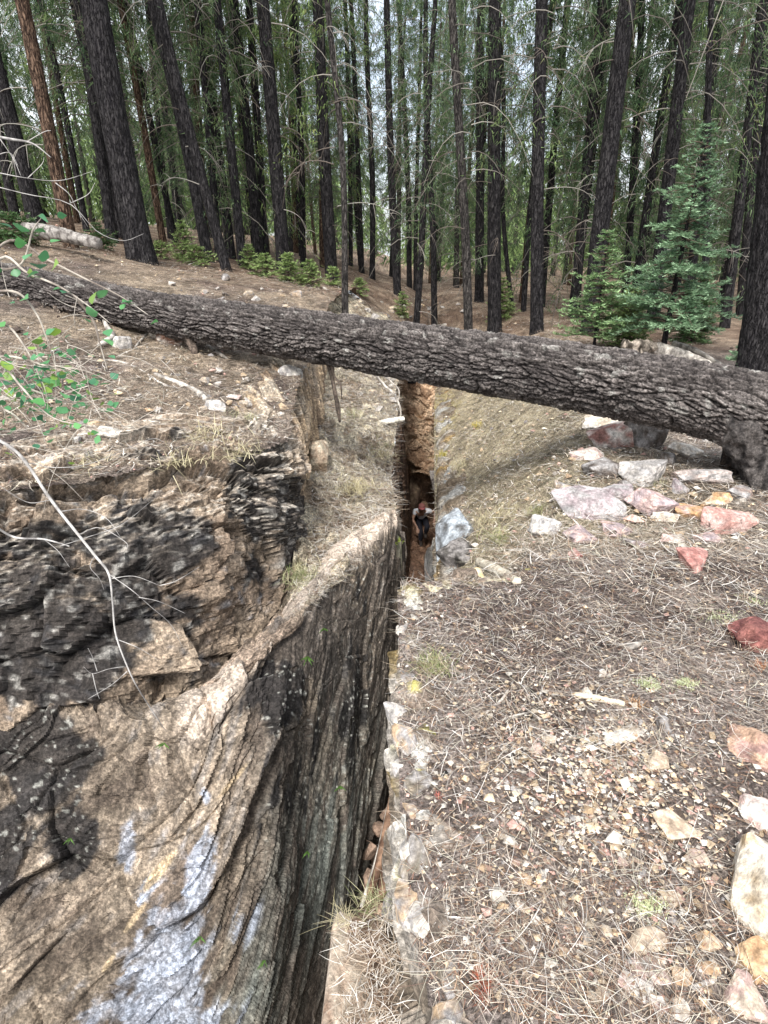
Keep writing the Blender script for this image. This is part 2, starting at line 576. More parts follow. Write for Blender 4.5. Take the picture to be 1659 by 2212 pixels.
# upper left wall: from the lip down to the bright ledge and on behind the lower slab
lip = [P(-300, 1130, 3.2), P(0, 1120, 3.4), P(300, 1060, 3.9), P(500, 1010, 4.4), P(635, 985, 4.9), P(655, 890, 6.5), P(700, 795, 9.5), np.array((-.95, 17.2, -1.6))]
cap0 = [back(a, b, -0.10) for a, b in zip(lip, [(-.2, 1.3, 0), (-.4, 1.3, 0), (-.7, 1.2, 0), (-.9, .8, 0), (-.9, .4, 0), (-.5, .15, 0), (-.4, .1, 0), (-.4, .1, 0)])]
cap1 = [back(a, b, 0.015) for a, b in zip(lip, [(-.1, .6, 0), (-.2, .6, 0), (-.35, .55, 0), (-.45, .4, 0), (-.4, .2, 0), (-.25, .05, 0), (-.2, .05, 0), (-.2, .05, 0)])]
cap0[-1][2] -= .5; cap1[-1][2] -= .5
ctrl = [cap0, cap1, lip,
        [P(-300, 1350, 3.0), P(0, 1330, 3.1), P(300, 1270, 3.35), P(500, 1190, 3.95), P(642, 1130, 4.8), P(662, 1000, 6.4), P(714, 860, 9.4), np.array((-.93, 17.2, -1.7))],
        [P(-300, 1560, 2.65), P(0, 1560, 2.8), P(330, 1550, 2.95), P(520, 1425, 3.65), P(642, 1295, 4.3), P(668, 1080, 6.3), P(728, 920, 9.3), np.array((-.9, 17.2, -2.4))],
        [P(-300, 1800, 2.55), P(0, 1800, 2.65), P(340, 1780, 2.75), P(530, 1650, 3.3), P(650, 1500, 3.95), P(680, 1290, 6.2), P(740, 1060, 9.2), np.array((-.85, 17.2, -3.6))]]
S, al, dn = patch(ctrl, 360, 560)
Nn = normals(S)
if Nn[200, 200, 1] > 0: Nn = -Nn
q = S
capn = smooth(0.7, 1.25, dn)
wx = 0.25 * fbm(al * 2.2, dn * 2.2, octv=3, seed=41)
b1, _, b1b, e1 = plates(al * 2.6 + wx * 2, dn * 5.5 + wx * 1.5, seed=42)
b2, _, b2b, e2 = plates(al * 8 + wx * 4, dn * 17 + wx * 3, seed=43)
b3, _, b3b, e3 = plates(al * 24, dn * 38, seed=44)
upper = smooth(2.0, 1.5, dn) * capn
lower = capn * (1 - upper)
far_ = smooth(5.0, 5.6, S[..., 1])
v1, _, v1b, ve = plates(al * 5.5 + wx, dn * 0.9 + wx, seed=36)
v2, _, _, _ = plates(al * 16 + wx, dn * 3 + wx, seed=37)
upper = upper * (1 - far_); lower = lower * (1 - far_)
disp = far_ * (0.14 * (v1 - .5) + 0.06 * (v2 - .5)) + (1 - capn) * (1 - far_) * (0.13 * (b1 - .45) + 0.05 * (b2 - .5)) + upper * (0.30 * (b1 - 0.5) + 0.065 * (b2 - 0.5) + 0.022 * (b3 - .5) - 0.05 * smooth(0.12, 0, e1) - 0.03 * smooth(0.14, 0, e2))
dg1 = (al + dn) / 1.414; dg2 = (dn - al * 0.9) / 1.414
dwarp = 0.12 * fbm(al * 3, dn * 3, octv=3, seed=45)
c1, _, c1b, ce1 = plates((al - dn) * 0.707 * 2.4 + dwarp * 3, (al + dn) * 0.707 * 4.2 + dwarp * 6, seed=46)
c2, _, c2b, ce2 = plates((al - dn) * 0.707 * 9 + dwarp * 5, (al + dn) * 0.707 * 17 + dwarp * 10, seed=47)
disp = disp + lower * (0.08 * (c1 - 0.5) + 0.015 * c1b + 0.022 * (c2 - 0.5) + 0.008 * c2b)
fw = .35 * fbm(al * 1.5, dn * 1.5, octv=2, seed=55)
F1, fr1, fe1 = facets(al * 2.3 + fw, dn * 2.6 + fw, 56, 1.6)
F2, fr2, fe2 = facets(al * 7 + fw * 2, dn * 8 + fw * 2, 57, 1.6)
disp = disp * .62 + (capn * (1 - far_)) * (0.15 * F1 + 0.05 * F2 - .03 * smooth(.06, 0, fe1))
disp = disp + 0.02 * fbm(al * 8, dn * 8, octv=4, seed=48) * (0.3 + 0.7 * capn) + 0.12 * fbm(al * 1.2, dn * 1.2, octv=2, seed=49) * capn
S = S + Nn * disp[..., None]
u, v = to_px(S)
n1 = fbm(S[..., 0] * 2.5, S[..., 1] * 2.5, S[..., 2] * 2.5, 4, 51)
n2 = fbm(S[..., 0] * 13, S[..., 1] * 13, S[..., 2] * 13, 3, 52)
c = lerp((0.20, 0.15, 0.11), (0.40, 0.32, 0.24), smooth(-0.5, 0.5, n1 + 0.6 * (c1 - .5)))
c = lerp(c, (0.20, 0.21, 0.23), 0.7 * smooth(0.1, 0.5, n2 + 0.4 * n1))
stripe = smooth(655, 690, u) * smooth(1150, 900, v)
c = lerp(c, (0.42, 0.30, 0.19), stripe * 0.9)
c = lerp(c, lerp((0.10, .065, .045), (0.55, .42, .28), v2 ** 1.3), far_ * .9)
c = c * .88 * (0.52 + .42 * fr1 + .35 * fr2 + .25 * b3)[..., None]
bl = blobs(u, v, [(330, 960, 120, 60, 0, .55), (530, 930, 70, 50, 0, .6), (60, 1400, 260, 130, 0, 1.2), (120, 1170, 260, 60, 0, .8), (330, 1200, 170, 90, -25, 1.2), (560, 1060, 80, 120, 0, 1.1), (150, 1600, 120, 170, 10, .9), (30, 1250, 260, 60, 0, 1.0), (560, 1230, 60, 60, 0, .7), (620, 1150, 50, 160, 0, .9), (400, 1330, 90, 60, -30, .6)])
black = smooth(0.30, 0.52, bl + 0.55 * n1 + 0.45 * n2 + .2 * (fr2 - .5))
c = lerp(c, BLACK, black * 0.93)
c = lerp(c, (0.50, 0.48, 0.44), (0.4 * speck(S, 26, 0.35, 0.6, 53) * black + 0.5 * speck(S, 20, 0.35, 0.7, 54) * (1 - capn)))
c = lerp(c, (0.46, 0.40, 0.32), (1 - capn) * 0.6 * smooth(-0.2, 0.4, n1))
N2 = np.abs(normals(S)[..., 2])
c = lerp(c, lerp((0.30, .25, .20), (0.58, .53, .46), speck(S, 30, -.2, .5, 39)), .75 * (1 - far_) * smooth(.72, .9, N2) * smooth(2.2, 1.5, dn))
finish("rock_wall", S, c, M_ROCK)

# lower left slab
ctrl = [[P(-300, 1500, 2.95), P(0, 1500, 3.05), P(230, 1500, 3.1), P(385, 1510, 2.95), P(545, 1380, 3.5), P(630, 1290, 4.0), P(700, 1200, 4.7), P(765, 1150, 5.2), P(838, 1105, 6.0), P(868, 1120, 8.0)],
        [P(-300, 1570, 2.62), P(0, 1570, 2.72), P(225, 1570, 2.78), P(402, 1568, 2.65), P(562, 1428, 3.1), P(647, 1338, 3.6), P(722, 1238, 4.3), P(790, 1188, 4.8), P(850, 1135, 5.6), P(872, 1180, 7.5)],
        [P(-300, 1900, 2.2), P(0, 1850, 2.3), P(240, 1850, 2.3), P(430, 1820, 2.25), P(580, 1750, 2.5), P(660, 1700, 2.9), P(735, 1600, 3.4), P(800, 1500, 4.1), P(856, 1400, 5.0), P(872, 1400, 6.5)],
        [P(-300, 2300, 1.8), P(0, 2150, 1.95), P(270, 2150, 1.9), P(470, 2120, 1.88), P(600, 2100, 2.05), P(675, 2050, 2.35), P(742, 1950, 2.7), P(788, 1780, 3.3), P(842, 1650, 4.2), P(862, 1600, 5.5)],
        [P(-300, 2750, 1.5), P(0, 2550, 1.7), P(320, 2600, 1.6), P(500, 2600, 1.65), P(620, 2600, 1.75), P(685, 2500, 2.0), P(715, 2350, 2.35), P(745, 2150, 2.8), P(790, 1930, 3.6), P(835, 1800, 4.8)]]
S, al, dn = patch(ctrl, 520, 620)
Nn = normals(S)
if Nn[250, 100, 1] > 0: Nn = -Nn
wp = 0.7 * fbm(al * 0.9, dn * 1.3, octv=3, seed=61)
A = (al - dn * 1.25) / 1.6; B = (al * 1.25 + dn) / 1.6
p1, p1a, p1b, pe1 = plates(A * 1.9 + wp * 0.9, B * 2.4 + wp * 0.9, seed=62)
p2, p2a, p2b, pe2 = plates(A * 6 + wp * 1.8, B * 10 + wp * 2.6, seed=63)
p3, p3a, p3b, pe3 = plates(A * 19 + wp * 2, B * 30 + wp * 4, seed=64)
p4, p4a, p4b, pe4 = plates(A * 34 + wp * 2, B * 70 + wp * 4, seed=65)
F1, fr1, fe1 = facets(A * 1.5 + wp * .5, B * 2.4 + wp * .6, 68, 1.8)
F2, fr2, fe2 = facets(A * 4.5 + wp, B * 7.5 + wp, 69, 1.8)
D = 0.16 * F1 + 0.045 * F2 + 0.014 * (p2 - .5) + 0.012 * (p3 - .5) + 0.005 * (p4 - .5) - .02 * smooth(.05, 0, fe1)
D = D + 0.05 * fbm(al * 1.1, dn * 1.1, octv=3, seed=66) - 0.02 * smooth(.05, 0, pe1) * (p1 > .45) + 0.010 * fbm(al * 18, dn * 18, octv=3, seed=67)
D = D * (1 - .65 * smooth(540, 680, to_px(S)[0]))
topb = smooth(0.0, 0.25, dn)
S = S + Nn * (D * (0.35 + 0.65 * topb))[..., None]
u, v = to_px(S)
n1 = fbm(S[..., 0] * 2.2, S[..., 1] * 2.2, S[..., 2] * 2.2, 4, 71)
n2 = fbm(A * 5, B * 16, octv=4, seed=72)
c = lerp((0.16, 0.12, 0.09), (0.36, 0.28, 0.205), smooth(-0.45, 0.4, n1 + 0.5 * n2 + 0.5 * (p2 - .5)))
c = lerp(c, (0.24, 0.215, 0.20), 0.6 * smooth(0.1, 0.5, n2))
c = c * np.array([.92, .96, 1.0]) * .70 * (0.55 + .45 * fr1 + .30 * fr2 + .25 * p3)[..., None]
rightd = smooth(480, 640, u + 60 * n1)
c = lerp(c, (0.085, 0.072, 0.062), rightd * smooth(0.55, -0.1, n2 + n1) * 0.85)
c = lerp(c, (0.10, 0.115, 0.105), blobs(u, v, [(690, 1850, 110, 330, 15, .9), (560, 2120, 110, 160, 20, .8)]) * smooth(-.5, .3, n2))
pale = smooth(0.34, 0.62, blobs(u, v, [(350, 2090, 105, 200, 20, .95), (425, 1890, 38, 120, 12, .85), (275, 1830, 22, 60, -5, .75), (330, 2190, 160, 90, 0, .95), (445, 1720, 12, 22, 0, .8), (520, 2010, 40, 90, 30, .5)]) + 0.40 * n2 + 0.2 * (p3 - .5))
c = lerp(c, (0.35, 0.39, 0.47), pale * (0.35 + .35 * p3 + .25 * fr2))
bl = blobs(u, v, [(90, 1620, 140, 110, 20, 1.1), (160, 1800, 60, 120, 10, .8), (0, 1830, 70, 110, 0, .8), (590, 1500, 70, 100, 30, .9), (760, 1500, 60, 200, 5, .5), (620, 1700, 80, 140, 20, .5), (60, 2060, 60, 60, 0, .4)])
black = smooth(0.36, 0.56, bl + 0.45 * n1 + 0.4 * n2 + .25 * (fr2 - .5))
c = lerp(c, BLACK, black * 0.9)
c = lerp(c, (0.42, 0.42, 0.38), 0.75 * speck(S, 45, 0.5, 0.66, 73) * (0.6 * black + 0.7 * rightd * smooth(-.2, .4, n1)))
edgel = smooth(0.52, 0.40, dn) * smooth(370, 420, u)
c = lerp(c, (0.55, 0.46, 0.38), edgel * 0.95 * smooth(-0.7, 0.2, n1))
c = lerp(c, (0.44, 0.34, 0.22), 0.9 * smooth(0.5, 0.75, blobs(u, v, [(345, 1880, 14, 75, 38, 1), (290, 1985, 10, 60, 36, 1), (235, 2080, 9, 40, 35, .9), (500, 1690, 10, 90, 40, .8)]) + 0.2 * n2))
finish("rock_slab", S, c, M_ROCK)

# middle block: littered top falling towards the camera between wall and crack
ctrl = [[np.array((-1.15, 17.3, -1.0)), np.array((-.4, 17.3, -1.35)), np.array((.2, 17.3, -1.75)), np.array((.80, 17.1, -2.3))],
        [np.array((-1.1, 13.5, -0.95)), np.array((-.5, 13.5, -1.3)), np.array((.1, 13.5, -1.8)), np.array((.55, 13.5, -2.4))],
        [P(690, 800, 10), P(740, 800, 10), P(795, 805, 10.4), P(856, 830, 11)],
        [P(655, 940, 7.2), P(710, 925, 7.6), P(785, 920, 8.1), P(858, 905, 8.8)],
        [P(640, 1090, 5.6), P(700, 1080, 5.9), P(780, 1080, 6.4), P(846, 1030, 7.2)],
        [P(615, 1300, 3.95), P(690, 1225, 4.45), P(770, 1165, 5.0), P(848, 1122, 5.9)],
        [P(480, 1440, 3.25), P(575, 1405, 3.2), P(650, 1325, 3.65), P(720, 1260, 4.2)],
        [P(370, 1540, 2.85), P(400, 1545, 2.8), P(430, 1540, 2.75), P(470, 1520, 2.8)]]
S, al, dn = patch(ctrl, 420, 220)
Nn = normals(S)
if Nn[200, 100, 2] < 0: Nn = -Nn
b1, _, _, e1 = plates(al * 6 + fbm(al * 3, dn * 3, octv=2, seed=3), dn * 4, seed=82)
S = S + Nn * (0.05 * (b1 - .5) + 0.06 * fbm(al * 3, dn * 3, octv=4, seed=83) + 0.015 * fbm(al * 20, dn * 20, octv=3, seed=84))[..., None]
n1 = fbm(S[..., 0] * 4, S[..., 1] * 4, S[..., 2] * 4, 4, 85)
u, v = to_px(S)
c = lerp((0.26, 0.20, 0.14), (0.56, 0.50, 0.38), smooth(-0.35, 0.3, n1 + 0.6 * (b1 - .5)))
c = lerp(c, (0.40, 0.31, 0.24), smooth(1270, 1350, v))
k1 = plates(S[..., 0] * 13 + n1, S[..., 1] * 9 + n1, seed=87)[0]; k2 = plates(S[..., 0] * 30, S[..., 1] * 22, seed=88)[0]
c = c * (0.30 + 1.0 * k1 ** 1.5 + .75 * k2)[..., None]
c = lerp(c, (0.34, 0.36, 0.15), 0.5 * smooth(0.45, 0.8, blobs(u, v, [(650, 1240, 30, 60, 0, .8), (790, 960, 60, 60, 0, .5), (760, 1040, 40, 60, 0, .5)]) + .4 * n1))
MID = S.copy()
finish("rock_ledge", S, c, M_GROUND)

# its dark face beyond, towards the crack
def wallpatch(name, ctrl, nr, nc, c0, c1, flip, amp=1.0, fr=(3, 3), mat=M_ROCK, seed=90, extra=None, stripes=False):
    S, al, dn = patch(ctrl, nr, nc)
    Nn = normals(S)
    if flip: Nn = -Nn
    w = fbm(al * 2, dn * 2, octv=3, seed=seed)
    b1, _, bb, _ = plates(al * fr[0] + w, dn * fr[1] + w, seed=seed + 1)
    b2, _, _, _ = plates(al * fr[0] * 4 + w * 2, dn * fr[1] * 4 + w * 2, seed=seed + 2)
    S = S + Nn * (amp * (0.12 * (b1 - .5) + 0.05 * bb + 0.035 * (b2 - .5) + 0.05 * fbm(al * 5, dn * 5, octv=3, seed=seed + 3)))[..., None]
    n1 = fbm(S[..., 0] * 3, S[..., 1] * 3, S[..., 2] * 3, 4, seed + 4)
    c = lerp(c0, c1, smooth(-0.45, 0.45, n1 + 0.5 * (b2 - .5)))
    if extra is not None:
        c = extra(S, c, n1)
    return finish(name, S, c, mat)

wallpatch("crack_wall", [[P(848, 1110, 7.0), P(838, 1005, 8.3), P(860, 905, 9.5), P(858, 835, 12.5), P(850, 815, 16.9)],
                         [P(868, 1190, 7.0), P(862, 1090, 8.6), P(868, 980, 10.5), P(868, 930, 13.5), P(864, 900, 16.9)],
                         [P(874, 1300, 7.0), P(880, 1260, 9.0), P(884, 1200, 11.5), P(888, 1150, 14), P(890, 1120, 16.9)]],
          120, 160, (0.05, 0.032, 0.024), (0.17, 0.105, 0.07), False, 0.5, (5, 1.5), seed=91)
# near right wall under the photographer's feet, and round the back of the near block
cols = [(.10, -1.0), (.11, .4), (.114, .85), (.085, 1.0), (.062, 1.12), (.075, 1.3), (.05, 1.5), (.062, 1.72), (.05, 1.95), (.085, 2.15), (.06, 2.35), (.075, 2.55), (.10, 2.78), (.17, 2.86), (.28, 2.90), (.42, 3.0), (.60, 2.97), (.85, 3.08)]
inn = [(.045, 0), (.045, 0), (.045, 0), (.03, 0), (.06, 0), (.08, 0), (.04, 0), (.07, 0), (.11, 0), (.07, 0), (.04, 0), (.06, 0), (.04, -.03), (.03, -.06), (0, -.10), (0, -.05), (0, -.12), (0, -.05)]
def col_pts(a, b):
    x, y = a; ix, iy = b[0] * 1.5, b[1] * 1.3
    out = []
    for f, z in ((1.6, -1.70), (0.9, -1.600), (0.0, -1.615), (-0.25, -1.75), (.1, -2.1), (-.2, -2.8), (0.1, -3.7), (.2, -5.5)):
        out.append((x + ix * f, y + iy * f, z))
    return out
cols = [(x + .018, y) for x, y in cols]
C = np.swapaxes(np.array([col_pts(a, b) for a, b in zip(cols, inn)]), 0, 1)
def ex_r(S, c, n1):
    k = smooth(-1.72, -1.62, S[..., 2])
    c = lerp(c, lerp((0.15, 0.115, 0.09), (0.50, 0.49, 0.45), smooth(-.1, .35, n1)), k * 0.9)
    pt = vnoise(S[..., 0] * 6, S[..., 1] * 6, S[..., 2] * 6, seed=5)
    c = lerp(c, (0.15, 0.10, 0.02), 0.9 * smooth(0.42, 0.55, pt) * smooth(-2.2, -1.7, S[..., 2]))
    c = lerp(c, (0.50, 0.46, 0.14), 0.8 * smooth(0.55, 0.65, vnoise(S[..., 0] * 9 + 4, S[..., 1] * 9, S[..., 2] * 9, seed=6)))
    end = smooth(2.6, 2.8, S[..., 1]) * k
    return lerp(c, (0.50, 0.43, 0.17), end * smooth(-.1, .4, n1) * 0.8)
wallpatch("rock_edge", C, 240, 420, (0.16, 0.13, 0.10), (0.40, 0.37, 0.33), True, 0.55, (7, 2.5), seed=101, extra=ex_r)
# far right wall of the crack
cols = [(.30, 3.2, -2.45), (.36, 3.5, -2.5), (.45, 4.5, -2.52), (.58, 6.2, -2.85), (.74, 8, -2.98), (.89, 10, -3.0), (1.04, 12, -3.0), (1.31, 15.3, -3.0), (1.42, 17.2, -3.1)]
C = np.array([[(x + .35, y, H1(x + .35, y) - .05), (x + .14, y, H1(x + .14, y) + .02), (x, y, z + .03), (x + .03, y, z - .4), (x + .10, y, z - 1.4), (x + .16, y, z - 3.0), (x + .2, y, z - 5.2)] for x, y, z in cols])
C = np.swapaxes(C, 0, 1)
def ex_f(S, c, n1):
    c = lerp(c, (0.34, 0.36, 0.36), 0.7 * smooth(-.2, .3, n1) * smooth(-3.2, -2.8, S[..., 2]))
    c = lerp(c, (0.36, 0.24, 0.08), 0.7 * smooth(0.35, 0.6, vnoise(S[..., 0] * 3, S[..., 1] * 3, S[..., 2] * 1.2, seed=8)))
    return c
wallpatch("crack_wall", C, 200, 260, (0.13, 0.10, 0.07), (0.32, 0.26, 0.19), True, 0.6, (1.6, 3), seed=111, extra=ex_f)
# orange wall that closes the crack
ctrl = [[P(845, 700, 17.8), P(870, 705, 17.8), P(900, 712, 17.8), P(940, 715, 17.8), P(965, 715, 17.8)],
        [P(845, 765, 17.3), P(870, 775, 17.2), P(900, 790, 17.1), P(940, 800, 17.2), P(965, 800, 17.3)],
        [P(853, 812, 16.6), P(872, 818, 16.5), P(900, 828, 16.45), P(932, 845, 16.5), P(952, 850, 16.7)],
        [P(858, 880, 16.5), P(874, 885, 16.4), P(902, 895, 16.3), P(932, 905, 16.4), P(952, 905, 16.6)],
        [P(862, 950, 16.45), P(876, 955, 16.3), P(902, 968, 16.2), P(932, 980, 16.3), P(952, 980, 16.5)],
        [P(866, 998, 16.4), P(877, 1000, 16.15), P(902, 1016, 16.05), P(930, 1032, 16.15), P(952, 1035, 16.4)],
        [P(866, 1003, 17.4), P(878, 1006, 17.4), P(902, 1022, 17.4), P(930, 1037, 17.4), P(952, 1040, 17.4)]]
def ex_o(S, c, n1):
    k = smooth(0.2, 0.5, vnoise(S[..., 0] * 1.3, S[..., 1], S[..., 2] * 3, seed=4))
    return lerp(c, (0.50, 0.42, 0.30), k * 0.6)
wallpatch("orange_rock_face", ctrl, 240, 110, (0.30, 0.19, 0.12), (0.66, 0.49, 0.34), False, 1.3, (1.2, 2.6), seed=121, extra=ex_o)
# recess beneath it and the talus floor
wallpatch("crack_end_wall", [[P(855, 985, 17.6), P(880, 985, 18), P(905, 985, 18.2), P(930, 985, 18), P(965, 985, 17.6)],
                         [P(862, 1060, 17.2), P(885, 1060, 17.8), P(905, 1060, 18.1), P(925, 1060, 17.8), P(960, 1060, 17.2)],
                         [P(868, 1180, 16.8), P(888, 1180, 17.4), P(908, 1180, 17.7), P(925, 1180, 17.4), P(958, 1180, 16.8)]],
          120, 90, (0.08, 0.048, 0.030), (0.24, 0.15, 0.095), False, 1.2, (2.5, .8), seed=131)
wallpatch("crack_floor", [[P(850, 1110, 17.5), P(880, 1108, 17.5), P(910, 1106, 17.5), P(935, 1108, 17.5), P(975, 1110, 17.5)],
                          [P(850, 1150, 15.9), P(880, 1150, 15.9), P(910, 1150, 15.9), P(935, 1150, 15.9), P(975, 1150, 15.9)],
                          [P(850, 1190, 14.5), P(880, 1190, 14.5), P(910, 1186, 14.4), P(940, 1190, 14.5), P(975, 1190, 14.5)],
                          [P(840, 1260, 12.3), P(880, 1255, 12.3), P(912, 1250, 12.3), P(945, 1250, 12.3), P(985, 1255, 12.3)],
                          [P(820, 1420, 9.5), P(880, 1420, 9.5), P(912, 1420, 9.5), P(945, 1420, 9.5), P(985, 1420, 9.5)]],
          200, 90, (0.10, 0.055, 0.035), (0.27, 0.165, 0.11), False, 1.6, (3, 3), seed=141)
# floor of the near crack: rubble between the walls
gxx, gyy = np.meshgrid(np.linspace(-1.2, .5, 120), np.linspace(.2, 9.6, 500))
zz = -4.5 - 0.32 * np.maximum(gyy - 3.2, 0) + 0.12 * fbm(gxx * 5, gyy * 5, octv=3, seed=4)
pb = plates(gxx * 9, gyy * 8, seed=5)
zz = zz + 0.07 * pb[0] - 0.05 * smooth(.15, 0, pb[3])
S = np.stack([gxx, gyy, zz], -1)
finish("crack_floor", S, lerp((0.14, 0.095, 0.07), (0.34, 0.24, 0.18), pb[0]), M_ROCK)

# ------------------------------------------------------------------ stones
def rock_mesh(name, seed, size, c0, c1, sub=2, sharp=0.85, mat=None, flat=0.0):
    r = np.random.default_rng(seed)
    bm = bmesh.new()
    n = 13 + int(r.integers(0, 7))
    for _ in range(n):
        d = r.normal(size=3); d /= np.linalg.norm(d)
        d = np.sign(d) * np.abs(d) ** 0.75
        bm.verts.new(d * (0.8 + 0.35 * r.random()))
    res = bmesh.ops.convex_hull(bm, input=bm.verts)
    junk = [g for g in res["geom_interior"] if isinstance(g, bmesh.types.BMVert)]
    bmesh.ops.delete(bm, geom=junk, context='VERTS')
    bmesh.ops.triangulate(bm, faces=bm.faces)
    if sub:
        bmesh.ops.bevel(bm, geom=list(bm.edges), offset=0.05, segments=1, affect='EDGES')
        bmesh.ops.triangulate(bm, faces=bm.faces)
        for _ in range(sub):
            bmesh.ops.subdivide_edges(bm, edges=[e for e in bm.edges if e.calc_length() > 0.22], cuts=1, use_grid_fill=True)
            bmesh.ops.triangulate(bm, faces=bm.faces)
    V = np.array([v.co[:] for v in bm.verts])
    F = np.array([[v.index for v in f.verts] for f in bm.faces])
    bm.verts.index_update()
    F = np.array([[v.index for v in f.verts] for f in bm.faces])
    bm.free()
    V /= np.abs(V).max(0)
    nn = fbm(V[:, 0] * 2.5 + seed, V[:, 1] * 2.5, V[:, 2] * 2.5, 3, seed)
    if sub:
        L = np.linalg.norm(V, axis=1, keepdims=True)
        V = V * (1 + 0.09 * nn[:, None] + 0.05 * fbm(V[:, 0] * 9, V[:, 1] * 9, V[:, 2] * 9 + seed, 2, seed + 3)[:, None])
    V = V * np.array(size) * 0.5
    col = lerp(c0, c1, smooth(-0.4, 0.4, nn + 0.4 * vnoise(V[:, 0] * 30, V[:, 1] * 30, V[:, 2] * 30 + 5, seed=seed)))
    return mesh_from(name, V, F, mat or M_STONE, col, False)

WHT = (0.62, 0.57, 0.50); CRM = (0.58, 0.46, 0.32); TAN = (0.46, 0.33, 0.21); PNK = (0.52, 0.33, 0.28)
RED = (0.34, 0.11, 0.085); PUR = (0.33, 0.25, 0.26); GRY = (0.33, 0.31, 0.30); DRK = (0.10, 0.075, 0.06); ORG = (0.52, 0.28, 0.10)
DRD = (0.16, 0.04, 0.035)
